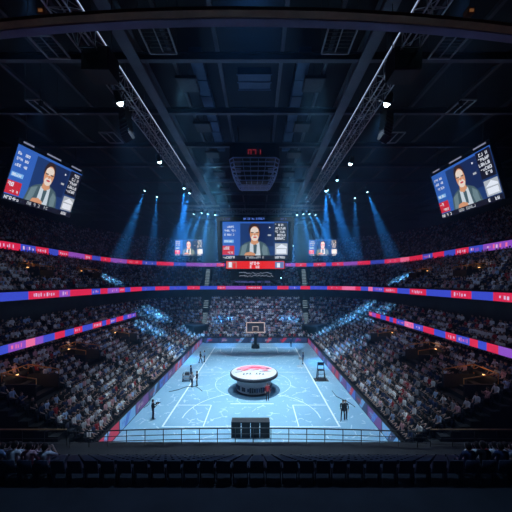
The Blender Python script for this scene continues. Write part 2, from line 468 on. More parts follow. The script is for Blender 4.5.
box_truss((-11.5, 47.3, 24.9), (-5.9, 47.3, 24.9), 'short cross truss at the far end of the left lamp truss', 0.7, 0.9)
box_truss((6.2, 47.3, 24.9), (11.8, 47.3, 24.9), 'short cross truss at the far end of the right lamp truss', 0.7, 0.9)
box_truss((-5.6, 46.2, 24.0), (6.2, 46.2, 24.0), 'dark truss across the top of the central video screen', 0.8, 0.9)

def moving_head(p, target, label, big=1.0, watts=0, col=(1, 1, 1), size=14, lens='lampblue', hang=0.9, group=None, dome=0.2):
    """a lamp head in a yoke hung from a pipe clamp; its lens gives the light"""
    p = Vector(p)
    t = thing('spotlight', label, 'stage light', p, group=group)
    d = (Vector(target) - p).normalized()
    m = d.to_track_quat('Z', 'Y').to_matrix()
    b_ = MB()
    prof = [(0.001, -0.42), (0.12, -0.42), (0.17, -0.3), (0.17, 0.0), (0.2, 0.03), (0.2, 0.12), (0.175, 0.12)]
    mb = MB(); mb.lathe(prof, 14)
    mb.v = [tuple(m @ (Vector(v) * big)) for v in mb.v]
    lb_ = mb.build('lamp_body', M['black'], t)
    mb = MB(); mb.lathe([(0.001, 0.1 + dome), (0.07, 0.1 + dome * .92), (0.13, 0.1 + dome * .62), (0.165, 0.1 + dome * .25), (0.174, 0.09)], 16)
    mb.v = [tuple(m @ (Vector(v) * big)) for v in mb.v]
    mb.build('lens', M[lens], lb_)
    mb = MB()
    up = 0.5 * big
    for s_ in (-1, 1):
        mb.bar((s_ * 0.24 * big, 0, -0.05), (s_ * 0.24 * big, 0, up), 0.05 * big, 0.03)
    mb.bar((-0.26 * big, 0, up), (0.26 * big, 0, up), 0.06, 0.05)
    mb.tube((0, 0, up), (0, 0, up + hang), 0.025, 6)
    mb.build('yoke', M['darkgrey'], t)
    if watts:
        spot('lamp_light', t, p + d * 0.42 * big, target, watts, col, size, 1.0, 0.10)
    return t

# truss lamps that shine on the court (bright lenses) : picture position, depth
wash = [(119, 100, 18.9, (-3, 34, 0)), (159, 160, 26.3, (-4, 40, 0)), (388, 101, 19.2, (3, 34, 0)), (351, 162, 26.8, (4, 40, 0))]
wl = ['large bright lamp on the {} truss nearest the camera', 'bright lamp on the {} truss, second from the camera']
for i, (px, py, Y, tg) in enumerate(wash):
    sd = 'left' if px < 256 else 'right'
    moving_head(at(px, py, Y), tg, wl[i % 2].format(sd), 1.25 if i % 2 == 0 else 1.1, WASH_W, (0.55, 0.76, 1.0), 70, 'lamp', 0.5)
# blue beams: pixel, depth, and the pixel / depth the beam heads to
beams = [
    (184, 187, 35.2, 183, 260, 38.5, 'blue lamp two thirds along the left truss'),
    (190, 192, 38.0, 170, 262, 42, 'blue lamp next farther along the left truss, aimed outward'),
    (145, 190, 47.0, 118, 262, 50, 'single blue lamp hung outboard of the left truss, farthest from it'),
    (157, 196, 47.0, 152, 262, 50, 'small blue lamp hung outboard between left truss and outermost lamp'),
    (194, 213, 46.9, 182, 244, 49.5, 'first blue lamp from the outer end of left cross truss'),
    (202, 212, 46.9, 188, 246, 49.5, 'second blue lamp from the outer end of left cross truss'),
    (208, 213, 46.9, 203, 250, 49.5, 'third blue lamp from the outer end of left cross truss'),
    (215, 214, 46.9, 219, 262, 49.5, 'blue lamp at the inner end of left cross truss'),
    (337, 179, 35.4, 345, 262, 38.5, 'lamp two thirds along the right truss'),
    (326, 190, 38.2, 326, 262, 40, 'blue lamp next farther along the right truss, aimed straight down'),
    (327, 189, 38.6, 348, 240, 42, 'blue lamp beside the downward one on right truss, aimed outward'),
    (367, 191, 47.0, 394, 262, 50, 'single blue lamp hung outboard of the right truss, farthest from it'),
    (355, 197, 47.0, 356, 262, 50, 'small blue lamp hung outboard between right truss and outermost lamp'),
    (315, 214, 46.9, 332, 246, 49.5, 'first blue lamp from the outer end of right cross truss'),
    (309, 213, 46.9, 322, 248, 49.5, 'second blue lamp from the outer end of right cross truss'),
    (303, 213, 46.9, 310, 252, 49.5, 'third blue lamp from the outer end of right cross truss'),
    (297, 214, 46.9, 294, 262, 49.5, 'blue lamp at the inner end of right cross truss'),
    (219, 246, 60.0, 219, 300, 62, 'small blue lamp low beside the left edge of central screen'),
    (293, 245, 60.0, 293, 300, 62, 'small blue lamp low beside the right edge of central screen'),
    (232, 277, 62.0, 230, 318, 63, 'small blue lamp below the central screen, left of the sub display'),
    (281, 277, 62.0, 283, 318, 63, 'small blue lamp below the central screen, right of the sub display'),
]
dimmer = {4: 0.8, 5: 0.8, 6: 0.8, 7: 0.4, 2: 0.8, 11: 0.8, 13: 0.8, 14: 0.8, 15: 0.8, 16: 0.4, 3: 0.45, 8: 0.35, 10: 0.7, 12: 0.4, 17: 0.8, 18: 0.8, 19: 0.5, 20: 0.5}
for i, (px, py, Y, qx, qy, Y2, lb) in enumerate(beams):
    p, q = at(px, py, Y), at(qx, qy, Y2)
    hang = 0.6 if i not in (2, 3, 11, 12) else 1.2
    if i >= 17: hang = 31 - p.z
    if i in (2, 3, 11, 12): hang = 29 - p.z
    moving_head(p, q, lb, 0.9, BEAM_W * dimmer.get(i, 1.0), BEAM_COL, 17 if i < 17 else 13, 'lampblue', max(0.4, hang))

# added lamps, no fixture seen, that brighten the stands with cool light
for i, (x, y, z, tx, ty, tz, lb) in enumerate([
    (10.8, 13.6, 27.2, 14.5, 27, 2.5, 'added roof lamp brightening the near half of the {} lower stand'), (10.8, 23, 27.0, 15, 43, 3, 'added roof lamp brightening the far half of the {} lower stand'),
    (5.0, 53.5, 27.6, 5.5, 63, 3.5, 'added roof lamp brightening the far stand, {} of the axis'), (18, 24, 27.6, 27, 32, 13, 'added roof lamp brightening the {} middle stand')]):
    for sg, nm in ((-1, 'left'), (1, 'right')):
        moving_head((sg * x, y, z), (sg * tx, ty, tz), lb.format(nm), 0.8, STAND_W * (0.8, 2.4, 6.0, 0.5)[i], (0.42, 0.62, 1.0), (60, 44, 56, 70)[i], 'lampblue', 1.0, dome=0.01)

moving_head((0.3, 13.0, 27.4), (0.3, 11.0, 4.0), 'added roof lamp on the arena axis dimly brightening the near stand', 0.8, 6000, (0.25, 0.45, 0.85), 75, 'lampblue', 1.0, dome=0.01)  # unseen lamp added so the near seats can be made out

# overhead flood lamps above the court, between the roof purlins
for i, (x, y) in enumerate([(x, y) for y in (24.0, 30.5, 37.0, 43.5, 50.5) for x in (-4.4, 4.4)]):
    sd = 'left' if x < 0 else 'right'
    t = thing('flood_lamp', f'roof flood lamp of the {ORD[i // 2]} row from the near end, {sd} of the axis', 'flood light', (x * 1.2, y - 0.5, 28.9))
    mb = MB(); mb.box((0, 0, 0.1), (1.7, 1.7, 0.25)); mb.tube((0, 0, 0.2), (0, 0, 2.5), 0.03, 6); mb.build('housing', M['black'], t)
    mb = MB(); mb.box((0, 0, -0.03), (1.5, 1.5, 0.01)); mb.build('lens', M['darkgrey'], t)
    l = bpy.data.lights.new('lamp_light', 'AREA'); l.shape = 'SQUARE'; l.size = 1.5; l.energy = FLOOD_W; l.color = FLOOD_COL; l.spread = R(48)
    o = bpy.data.objects.new('lamp_light', l); C.objects.link(o); o.parent = t; o.location = (0, 0, -0.1)

# line arrays and near speaker boxes
def line_array(px, py, Y, label, sg):
    p = at(px, py, Y)
    t = thing('line_array_speaker', label, 'speaker', p)
    y, z, a = 0.0, 1.15, 0.0
    for k in range(8):
        a = R(3 + 5.5 * k)
        rot = Matrix.Rotation(sg * R(35), 3, 'Z') @ Matrix.Rotation(-a, 3, 'X')
        c = Vector((sg * -0.12 * (k / 4) ** 2, -0.05 * k * k * 0.12, z))
        mb = MB(); mb.box(c, (0.95, 0.5, 0.27), 0, rot); mb.box(c + rot @ Vector((0, 0.26, 0)), (0.88, 0.03, 0.22), 0, rot)
        mb.build('cabinet', M['black'], t)
        z -= 0.29 * math.cos(a * 0.6)
    mb = MB(); mb.box((0, 0, 1.36), (0.7, 0.6, 0.07)); mb.tube((0, 0, 1.4), (0, 0, 31.4 - p.z), 0.025, 6); mb.build('fly_bar', M['darkgrey'], t)
line_array(125, 128, 21.0, 'curved black line array speaker hung outside the left lamp truss', -1)
line_array(387, 129, 21.0, 'curved black line array speaker hung outside the right lamp truss', 1)
def glyphs(mb, x, z, h, n_, seed, y=0.0, mi=0, wide=0.6):
    """a run of small block letters too small to read, standing in the XZ plane"""
    r_ = random.Random(seed); cw = h * wide
    for k in range(n_):
        if r_.random() < 0.12: continue
        x0 = x + k * cw * 1.25
        st = cw * 0.28
        for (cx, cz, w_, h_) in ((0, 0.5, st, h), (cw - st, 0.5, st, h), (0, 0.9, cw, h * 0.2), (0, 0.5, cw, h * 0.18), (0, 0.1, cw, h * 0.2)):
            if r_.random() < 0.62:
                zc = z + cz * h
                mb.add([(x0 + cx, y, zc - h_ / 2), (x0 + cx + w_, y, zc - h_ / 2), (x0 + cx + w_, y, zc + h_ / 2), (x0 + cx, y, zc + h_ / 2)], [(0, 1, 2, 3)], mi)
for px, py, nm, sd in ((101, 66, 'left', 3), (403, 66, 'right', 4)):
    p = at(px, py, 16.0)
    t = thing('speaker_box', f'big black speaker box hung above the near end of the {nm} lamp truss', 'speaker', p)
    mb = MB(); mb.box((0, 0, 0), (1.5, 1.2, 1.3)); mb.box((0, -0.62, 0), (1.4, 0.06, 1.2)); mb.build('cabinet', M['black'], t)
    mb = MB(); glyphs(mb, -0.5, 0.1, 0.16, 8, sd, -0.66); glyphs(mb, -0.5, -0.25, 0.16, 8, sd + 9, -0.66); mb.build('lettering', M['darkgrey'], t)
    for s_ in (-1, 1):
        mb = MB(); mb.tube((s_ * 0.6, 0, 0.6), (s_ * 0.6, 0, 31.4 - p.z), 0.025, 6); mb.build('hanger_cable', M['darkgrey'], t)

# ------------------------------------------------------------------ video screens
E_ = lambda nm, c, s=1.0: glow(nm, c, s)
PIC = [E_('screen_navy', (0.012, 0.04, 0.16)), E_('screen_blue', (0.03, 0.12, 0.5)), E_('screen_white', (0.75, 0.82, 0.95)), E_('screen_pale_blue', (0.2, 0.45, 0.85)),
       E_('screen_red', (0.55, 0.02, 0.04)), E_('screen_skin', (0.62, 0.30, 0.17)), E_('screen_hair', (0.03, 0.015, 0.015)), E_('screen_jacket', (0.06, 0.11, 0.14)),
       E_('screen_shirt', (0.55, 0.65, 0.75)), E_('screen_black', (0.008, 0.008, 0.02)), E_('screen_grey', (0.4, 0.45, 0.52)), E_('screen_beard', (0.75, 0.66, 0.6)),
       E_('screen_dark_blue', (0.008, 0.02, 0.09)), E_('screen_jacket_light', (0.14, 0.22, 0.26)), E_('screen_orange', (0.6, 0.2, 0.1))]
NAVY, BLUE, WHT, PALE, RED, SKN, HAR, JAC, SHT, BLK, GRY, BRD, DBL, JLT, ORG = range(15)
PIC_FAR = []
for m_ in PIC:
    q_ = m_.copy(); q_.name = m_.name + '_far'; q_.node_tree.nodes['Principled BSDF'].inputs['Emission Strength'].default_value = 2.0; PIC_FAR.append(q_)
def picture(w, h, seed=1, footer=True, eps=0.012):
    """a broadcast picture: a seated man in a grey jacket between two columns of captions; drawn as flat lit shapes, x right, z up, facing -y"""
    mb = MB(); lay = [0]
    def poly(pts, mi):
        y = -lay[0] * eps; lay[0] += 0.25
        mb.add([((u - 0.5) * w, y, (v - 0.5) * h) for u, v in pts], [tuple(range(len(pts)))], mi)
    def rect(u0, v0, u1, v1, mi): poly([(u0, v0), (u1, v0), (u1, v1), (u0, v1)], mi)
    def ell(u, v, a, b_, mi, n_=20): poly([(u + a * math.cos(2 * PI * k / n_), v + b_ * math.sin(2 * PI * k / n_)) for k in range(n_)], mi)
    def text(u, v, wd, hh, mi, sd):
        y = -lay[0] * eps; lay[0] += 0.25
        n_ = max(2, int(wd * w / (hh * h * 0.75)))
        glyphs(mb, (u - 0.5) * w, (v - 0.5) * h, hh * h, n_, sd, y, mi)
    rect(0, 0, 1, 1, NAVY)
    rect(0, 0.1, 0.27, 0.97, BLUE)
    rect(0.45, 0.35, 0.78, 0.97, DBL)
    rect(0.0, 0.955, 1, 1, BLUE)
    for k, (v, l) in enumerate(((0.84, 0.17), (0.74, 0.18), (0.63, 0.16))): text(0.03, v, l, 0.05, WHT, seed + k)
    rect(0.02, 0.44, 0.17, 0.52, PALE); text(0.03, 0.455, 0.12, 0.045, WHT, seed + 7)
    rect(0.0, 0.12, 0.18, 0.36, RED); text(0.015, 0.26, 0.15, 0.075, WHT, seed + 8); text(0.06, 0.15, 0.12, 0.05, WHT, seed + 9)
    # man
    poly([(0.24, 0.08), (0.27, 0.33), (0.34, 0.43), (0.44, 0.5), (0.55, 0.5), (0.65, 0.42), (0.7, 0.3), (0.73, 0.08)], JAC)
    poly([(0.27, 0.1), (0.3, 0.36), (0.38, 0.42), (0.36, 0.22), (0.33, 0.1)], JLT)
    poly([(0.62, 0.1), (0.6, 0.25), (0.62, 0.4), (0.68, 0.32), (0.69, 0.12)], JLT)
    poly([(0.41, 0.1), (0.42, 0.45), (0.49, 0.38), (0.56, 0.46), (0.58, 0.1)], SHT)
    poly([(0.475, 0.14), (0.47, 0.38), (0.5, 0.42), (0.525, 0.38), (0.515, 0.14)], JAC)
    poly([(0.43, 0.42), (0.44, 0.56), (0.53, 0.56), (0.55, 0.44), (0.49, 0.38)], SKN)
    ell(0.485, 0.77, 0.085, 0.19, HAR)
    ell(0.49, 0.68, 0.072, 0.2, SKN)
    ell(0.487, 0.77, 0.06, 0.085, BRD)
    ell(0.492, 0.57, 0.055, 0.085, BRD); ell(0.495, 0.585, 0.028, 0.018, RED)
    rect(0.43, 0.70, 0.475, 0.72, HAR); rect(0.505, 0.70, 0.55, 0.72, HAR)
    poly([(0.48, 0.63), (0.505, 0.63), (0.494, 0.72)], ORG)
    poly([(0.33, 0.1), (0.35, 0.17), (0.43, 0.2), (0.5, 0.15), (0.5, 0.1)], SKN)
    # captions on the other side
    poly([(0.71, 0.82), (0.735, 0.845), (0.71, 0.87)], WHT); rect(0.69, 0.62, 0.74, 0.66, GRY)
    rect(0.79, 0.46, 0.99, 0.98, BLK)
    for k in range(5): text(0.8 + 0.01 * (k % 2), 0.88 - 0.09 * k, 0.17, 0.06, WHT, seed + 20 + k)
    rect(0.8, 0.12, 0.99, 0.42, GRY); rect(0.82, 0.15, 0.97, 0.27, ORG if not footer else WHT); poly([(0.81, 0.3), (0.9, 0.4), (0.98, 0.33), (0.98, 0.29)], WHT)
    if footer:
        rect(0, 0, 1, 0.1, BLK)
        text(0.01, 0.02, 0.2, 0.06, WHT, seed + 30); text(0.3, 0.02, 0.34, 0.06, GRY, seed + 31); text(0.8, 0.02, 0.18, 0.06, WHT, seed + 32)
    return mb

def screen_unit(label, w, h, depth=0.35, seed=1, header=True, hang=None, loc=(0, 0, 0), cat='video screen', pics=None):
    t = thing('video_screen', label, cat, loc)
    mb = MB(); mb.box((0, depth / 2 + 0.02, 0), (w + 0.25, depth, h + 0.25))
    for sx in (-1, 1): mb.box((sx * (w / 2 + 0.07), -0.02, 0), (0.12, 0.12, h + 0.26))
    for sz in (-1, 1): mb.box((0, -0.02, sz * (h / 2 + 0.07)), (w + 0.26, 0.12, 0.12))
    mb.build('housing', M['black'], t)
    picture(w, h, seed).build('display', pics or PIC, t)
    return t
# two big tilted side screens
for nm, c, a, b_ in (('left', (-24.9, 33.8, 24.1), (0.15, 0.987, 0.0), (0.345, -0.04, 0.938)), ('right', (26.0, 34.57, 24.24), (0.112, -0.993, 0.029), (-0.279, -0.003, 0.96))):
    a = Vector(a).normalized(); b_ = Vector(b_); b_ = (b_ - a * b_.dot(a)).normalized()
    y = b_.cross(a)
    t = screen_unit(f'big tilted video screen of a man in a jacket, hung on the {nm} side', 8.7, 6.0, 0.5, 11 if nm == 'left' else 12)
    t.matrix_world = Matrix(((a.x, y.x, b_.x, c[0]), (a.y, y.y, b_.y, c[1]), (a.z, y.z, b_.z, c[2]), (0, 0, 0, 1)))
    mb = MB(); mb.box((0, 0.25, 3.42), (8.9, 0.5, 0.45)); hd_ = mb.build('header', M['black'], t)
    mb = MB()
    for k, (u, l) in enumerate(((-3.9, 1.2), (-1.1, 1.9), (2.4, 1.6))): mb.add([(u, -0.02, 3.33), (u + l, -0.02, 3.33), (u + l, -0.02, 3.5), (u, -0.02, 3.5)], [(0, 1, 2, 3)])
    mb.build('header_light', E_('header_pale', (0.3, 0.33, 0.5), 0.7), hd_)
    inv = t.matrix_world.inverted()
    for u in (-3.4, 3.4):
        p0 = Vector((u, 0.3, 3.5)); pw = t.matrix_world @ p0
        mb = MB(); mb.tube(p0, inv @ Vector((pw.x, pw.y, 31.4)), 0.05, 6); mb.build('hanger_pole', M['darkgrey'], t)
# two small far screens
for nm, px in (('left', 189), ('right', 323)):
    c = at(px, 247.7, 76.0)
    t = screen_unit(f'small far video screen hung {nm} of the central screen', 7.6, 4.4, 0.3, 21 if nm == 'left' else 25, loc=c, pics=PIC_FAR)
    for u in (-2.8, 2.8):
        mb = MB(); mb.tube((u, 0.2, 2.2), (u, 0.2, 31.4 - c.z), 0.05, 6); mb.build('hanger_pole', M['darkgrey'], t)
# central cube
JY = 45.0
def jx(px): return CAMP.x + (px - CX) * JY / F
def jz(py): return CAMP.z + (CY - py) * JY / F
jc = at(255.3, 240.5, JY)
JW, JH = 65.5 * JY / F, 37.5 * JY / F
t = thing('video_screen', 'large central video screen with black frame hung over the court', 'video screen', jc)
mb = MB()
mb.add([(-JW / 2 - 0.95, 0.35, JH / 2 + 0.75), (JW / 2 + 0.95, 0.35, JH / 2 + 0.75), (JW / 2 + 0.55, 0.35, -JH / 2 - 0.3), (-JW / 2 - 0.55, 0.35, -JH / 2 - 0.3),
        (-JW / 2 - 0.95, 5.0, JH / 2 + 0.75), (JW / 2 + 0.95, 5.0, JH / 2 + 0.75), (JW / 2 + 0.55, 5.0, -JH / 2 - 0.3), (-JW / 2 - 0.55, 5.0, -JH / 2 - 0.3)],
       [(3, 2, 1, 0), (4, 5, 6, 7), (0, 1, 5, 4), (2, 3, 7, 6), (1, 2, 6, 5), (3, 0, 4, 7)])
mb.build('housing', M['black'], t)
mb = MB()
for sx in (-1, 1):
    mb.bar((sx * (JW / 2 + 0.75), 0.1, JH / 2 + 0.75), (sx * (JW / 2 + 0.4), 0.1, -JH / 2 - 0.3), 0.55, 0.5)
mb.box((0, 0.1, JH / 2 + 0.42), (JW + 1.6, 0.5, 0.7)); mb.box((0, 0.1, -JH / 2 - 0.2), (JW + 1.2, 0.5, 0.35))
mb.build('frame', M['black'], t)
o = picture(JW, JH, 5).build('display', PIC, t); o.location = (0, -0.02, 0)
mb = MB(); glyphs(mb, -1.9, JH / 2 + 0.3, 0.3, 15, 77, -0.17, 0); glyphs(mb, -JW / 2 + 0.1, JH / 2 + 0.3, 0.25, 6, 78, -0.17, 1); glyphs(mb, JW / 2 - 1.2, JH / 2 + 0.3, 0.25, 6, 79, -0.17, 1)
mb.build('header_lettering', [E_('header_blue', (0.12, 0.25, 0.9), 1.0), E_('header_dim_blue', (0.08, 0.12, 0.4), 0.8)], t)
# red strip below
rs = MB(); RZ = jz(265) - jc.z; RW = 58 * JY / F; RH = 7.6 * JY / F
def rrect(x0, x1, z0, z1, y, mi): rs.add([(x0, y, z0), (x1, y, z0), (x1, y, z1), (x0, y, z1)], [(0, 1, 2, 3)], mi)
rrect(-RW / 2, RW / 2, RZ - RH / 2, RZ + RH / 2, -0.16, 0)
rrect(-RW / 2 + 0.1, -RW / 2 + 1.7, RZ - RH / 2 + 0.1, RZ + RH / 2 - 0.1, -0.17, 1); rrect(-RW / 2 + 0.4, -RW / 2 + 0.9, RZ - 0.4, RZ + 0.45, -0.175, 2); rrect(-RW / 2 + 1.1, -RW / 2 + 1.5, RZ - 0.5, RZ + 0.3, -0.175, 0)
rrect(RW / 2 - 1.5, RW / 2 - 0.1, RZ - RH / 2 + 0.1, RZ + RH / 2 - 0.1, -0.17, 3); rrect(RW / 2 - 1.2, RW / 2 - 0.7, RZ - 0.4, RZ + 0.3, -0.175, 2)
glyphs(rs, -0.85, RZ + 0.03, 0.48, 5, 41, -0.18, 2, 0.55); glyphs(rs, -0.85, RZ - 0.52, 0.45, 5, 44, -0.18, 2, 0.55)
bx_ = MB(); bx_.box((0, 2.4, RZ), (RW + 0.3, 5.0, RH + 0.25)); bx_.build('strip_housing', M['black'], t)
rs.build('red_strip_display', [E_('strip_red', (0.75, 0.015, 0.015), 1.0), E_('strip_pink', (0.5, 0.16, 0.14), 1.0), PIC[WHT], E_('strip_blue', (0.12, 0.2, 0.45), 1.0)], t)
# sub display, a dark drum with scrawled lettering
sd_ = MB(); SZ = jz(276.5) - jc.z
sd_.prism([(-4.1, 0.6), (-3.2, 0.0), (3.2, 0.0), (4.1, 0.6), (4.1, 4.2), (-4.1, 4.2)], SZ - 0.55, SZ + 1.25)
sd_.prism([(-3.4, 0.7), (-2.6, 0.15), (2.6, 0.15), (3.4, 0.7), (3.4, 4.0), (-3.4, 4.0)], SZ - 1.15, SZ - 0.5)
sd_.build('lower_drum', M['black'], t)
sl = MB(); r_ = random.Random(5)
for row, zz in ((0, SZ + 0.55), (1, SZ + 0.1)):
    xs = -2.6
    while xs < 2.5:
        l = r_.uniform(0.15, 0.5)
        sl.bar((xs, -0.03, zz + r_.uniform(-0.15, 0.15)), (xs + l, -0.03, zz + r_.uniform(-0.2, 0.2)), 0.03, 0.07); xs += l
sl.build('scrawled_lettering', E_('scrawl_white', (0.3, 0.36, 0.5), 0.8), t)
sl = MB(); glyphs(sl, -3.2, SZ - 1.0, 0.3, 30, 61, 0.1, 0, 0.5); sl.build('lower_lettering', E_('drum_blue', (0.1, 0.12, 0.4), 0.8), t)
for u in (-4.2, -1.5, 1.5, 4.2):
    mb = MB(); mb.tube((u, 2.5, JH / 2 + 0.7), (u, 2.5, 31.4 - jc.z), 0.04, 6); mb.build('hanger_cable', M['darkgrey'], t)

# ------------------------------------------------------------------ hanging rig above the court centre
hp = at(254.5, 168, 34.0)
t = thing('hanging_rig', 'blue grey barred basket rig with red letters, hung high over the court', 'hanging rig', hp)
mb = MB(); mb.prism([(-2.9, -1.0), (-2.4, -1.5), (2.4, -1.5), (2.9, -1.0), (2.9, 1.8), (-2.9, 1.8)], 0.6, 2.3); mb.build('hood', M['black'], t)
mb = MB(); glyphs(mb, -0.75, 0.95, 0.6, 3, 92, -1.53, 0, 0.72); mb.build('red_lettering', E_('dim_red_letters', (0.25, 0.02, 0.03), 0.6), t)
mb = MB()
levels = [(2.95, 0.55, 1.6), (2.85, 0.1, 1.55), (2.75, -0.4, 1.5), (2.6, -0.9, 1.4), (2.4, -1.4, 1.25), (2.15, -1.9, 1.1), (1.85, -2.4, 0.95)]
prev = None
for hw, z, hd in levels:
    c8 = [(-hw, -hd * 0.6, z), (-hw * 0.84, -hd, z), (hw * 0.84, -hd, z), (hw, -hd * 0.6, z), (hw, hd * 0.6, z), (hw * 0.84, hd, z), (-hw * 0.84, hd, z), (-hw, hd * 0.6, z)]
    for i in range(8): mb.bar(c8[i], c8[(i + 1) % 8], 0.08, 0.12)
    if prev:
        for i in range(8): mb.bar(prev[i], c8[i], 0.08, 0.08)
        for f_ in (-0.55, -0.2, 0.2, 0.55):
            mb.bar((f_ * 2 * prev[2][0] / 2, prev[2][1], prev[2][2]), (f_ * c8[2][0], c8[2][1], c8[2][2]), 0.05, 0.05)
    prev = c8
mb.build('barred_basket', M['basket'], t)
mb = MB()
for k in range(7): mb.box((0, -0.9 + 0.3 * k, -2.42), (3.2, 0.08, 0.05))
for k in range(5): mb.box((-1.4 + 0.7 * k, 0, -2.38), (0.07, 1.9, 0.05))
mb.build('bottom_grille', M['basket'], t)
mb = MB(); mb.prism([(-1.6, -0.7), (1.6, -0.7), (1.6, 0.7), (-1.6, 0.7)], -1.9, 0.6); mb.build('core', M['darkgrey'], t)
for sx in (-2, 2):
    mb = MB(); mb.tube((sx, 0.3, 2.2), (sx, 0.3, 31.4 - hp.z), 0.06, 6); mb.build('hanger_pole', M['darkgrey'], t)

# ------------------------------------------------------------------ LED ribbons
LED = [E_('led_red', (0.78, 0.02, 0.09), 0.85), E_('led_blue', (0.045, 0.08, 0.7), 0.85), E_('led_violet', (0.28, 0.08, 0.62), 0.9), E_('led_pink', (0.85, 0.16, 0.38), 0.95), E_('led_pale', (0.75, 0.55, 0.85), 0.9)]
def ribbon(label, pts, z0, z1, seg, seed, first=None):
    """pts: line of the ribbon face as (x, y, inward nx, ny)"""
    t = thing('led_ribbon', label, 'LED ribbon board', (0, 0, 0))
    r_ = random.Random(seed)
    h = MB(); d = MB()
    off = 0.1
    for (xa, ya, na, ma), (xb, yb, nb, mb2) in zip(pts, pts[1:]):
        h.add([(xa + na * .02, ya + ma * .02, z0 - .08), (xb + nb * .02, yb + mb2 * .02, z0 - .08), (xb + nb * .02, yb + mb2 * .02, z1 + .08), (xa + na * .02, ya + ma * .02, z1 + .08),
               (xa + na * off, ya + ma * off, z0 - .08), (xb + nb * off, yb + mb2 * off, z0 - .08), (xb + nb * off, yb + mb2 * off, z1 + .08), (xa + na * off, ya + ma * off, z1 + .08)],
              [(4, 5, 6, 7), (3, 7, 6, 2), (0, 1, 5, 4), (0, 3, 2, 1)])
    h.build('housing', M['black'], t)
    # walk the line in segments of one colour
    cum = [0]
    for a, b_ in zip(pts, pts[1:]): cum.append(cum[-1] + math.hypot(b_[0] - a[0], b_[1] - a[1]))
    o2 = off + 0.012
    def P(s):
        s = min(max(s, 0), cum[-1] - 1e-6)
        for i in range(len(cum) - 1):
            if s <= cum[i + 1]:
                f_ = (s - cum[i]) / max(1e-9, cum[i + 1] - cum[i]); a, b_ = pts[i], pts[i + 1]
                nx, ny = a[2] + (b_[2] - a[2]) * f_, a[3] + (b_[3] - a[3]) * f_
                return a[0] + (b_[0] - a[0]) * f_, a[1] + (b_[1] - a[1]) * f_, nx, ny
    def quad(s0, s1, za, zb, o, mi):
        k = max(1, int((s1 - s0) / 1.2))
        for i in range(k):
            a = P(s0 + (s1 - s0) * i / k); b_ = P(s0 + (s1 - s0) * (i + 1) / k)
            d.add([(a[0] + a[2] * o, a[1] + a[3] * o, za), (b_[0] + b_[2] * o, b_[1] + b_[3] * o, za), (b_[0] + b_[2] * o, b_[1] + b_[3] * o, zb), (a[0] + a[2] * o, a[1] + a[3] * o, zb)], [(0, 1, 2, 3)], mi)
    s, i, hgt = 0.0, 0, z1 - z0
    while s < cum[-1] - 0.05:
        l = min(seg * r_.uniform(0.5, 1.5), cum[-1] - s)
        c = (0, 1)[i % 2]
        x_ = r_.random()
        if x_ < 0.14: c = 2
        elif x_ < 0.2: c = 3
        quad(s, s + l, z0, z1, o2, c)
        if r_.random() < 0.6 and l > 1.2:        # block lettering too small to read
            u = s + l * 0.15
            while u < s + l * 0.8:
                g = r_.uniform(0.12, 0.3) * hgt
                quad(u, u + g, z0 + hgt * r_.uniform(0.2, 0.4), z0 + hgt * r_.uniform(0.6, 0.8), o2 + 0.006, 4 if c == 0 else r_.choice((3, 4, 2)))
                u += g + 0.12 * hgt + r_.uniform(0, 0.3) * hgt
        s += l; i += 1
    d.build('display', LED, t)
    return t
def ring_pts(t, y0):
    return [(x, y, -nx, -ny) for x, y, nx, ny in outline(t, y0, 24, 3.0)]
ribbon('upper lit ribbon of red and blue panels around the hall under the top terrace', ring_pts(RING_TOP - 0.05, 20.0), 16.75, 17.75, 3.2, 3)
ribbon('middle lit ribbon of red and blue panels around the hall under the middle terrace', ring_pts(RING_MID - 0.05, 15.0), 10.55, 11.4, 3.4, 8)
for sg, nm, ye in ((-1, 'left', 47.3), (1, 'right', 49.0)):
    x = sg * (A0 + RING_LOW)
    pts = [(x, 14 + (ye - 14) * i / 14, -sg, 0) for i in range(15)]
    ribbon(f'short low lit ribbon of red and blue panels along the {nm} stand only', pts, 6.55, 7.25, 1.5, 31 if sg < 0 else 37)

# perimeter boards along the court
BC = [('red', E_('board_red', (0.42, 0.02, 0.06), 0.75)), ('blue', E_('board_blue', (0.05, 0.14, 0.6), 0.75)), ('violet', E_('board_violet', (0.13, 0.05, 0.26), 0.75)), ('dark navy', E_('board_navy', (0.02, 0.04, 0.13), 0.75)), ('pale blue', E_('board_pale', (0.12, 0.35, 0.72), 0.8))]
def board(p, q, ci, label, seed):
    p, q = Vector(p), Vector(q)
    d = q - p; L = d.length
    ang = math.atan2(d.y, d.x)
    t = thing('perimeter_board', label, 'advertising board', p, (0, 0, ang))
    mb = MB(); mb.box((L / 2, 0.11, 0.56), (L - 0.03, 0.16, 1.12)); mb.box((L / 2, 0.1, 1.13), (L - 0.03, 0.22, 0.05)); mb.build('frame', M['black'], t)
    r_ = random.Random(seed); mb = MB()
    def q_(pts, mi, y): mb.add([(x, y, z) for x, z in pts], [tuple(range(len(pts)))], mi)
    a, b_ = 0.06, L - 0.06
    q_([(a, 0.08), (b_, 0.08), (b_, 1.06), (a, 1.06)], 0, 0.02)
    u = r_.uniform(0.2, 0.55)
    q_([(a + L * u * 0.6, 0.08), (a + L * u, 0.08), (a + L * (u + 0.28), 1.06), (a + L * (u + 0.02), 1.06)], 1, 0.016)
    glyphs(mb, L * 0.15, 0.4, 0.34, int(L / 0.55), seed, 0.01, 2)
    c2 = r_.choice([k for k in range(5) if k != ci])
    mb.build('display', [BC[ci][1], BC[c2][1], E_('board_lettering', (0.45, 0.4, 0.55), 0.7) if seed % 3 == 0 else BC[(ci + 2) % 5][1]], t)
seqL = [0, 4, 2, 3, 1, 2, 0, 2, 3, 2, 0, 2]
N = 12; y0 = 19.8; st = (YF - 0.2 - y0) / N
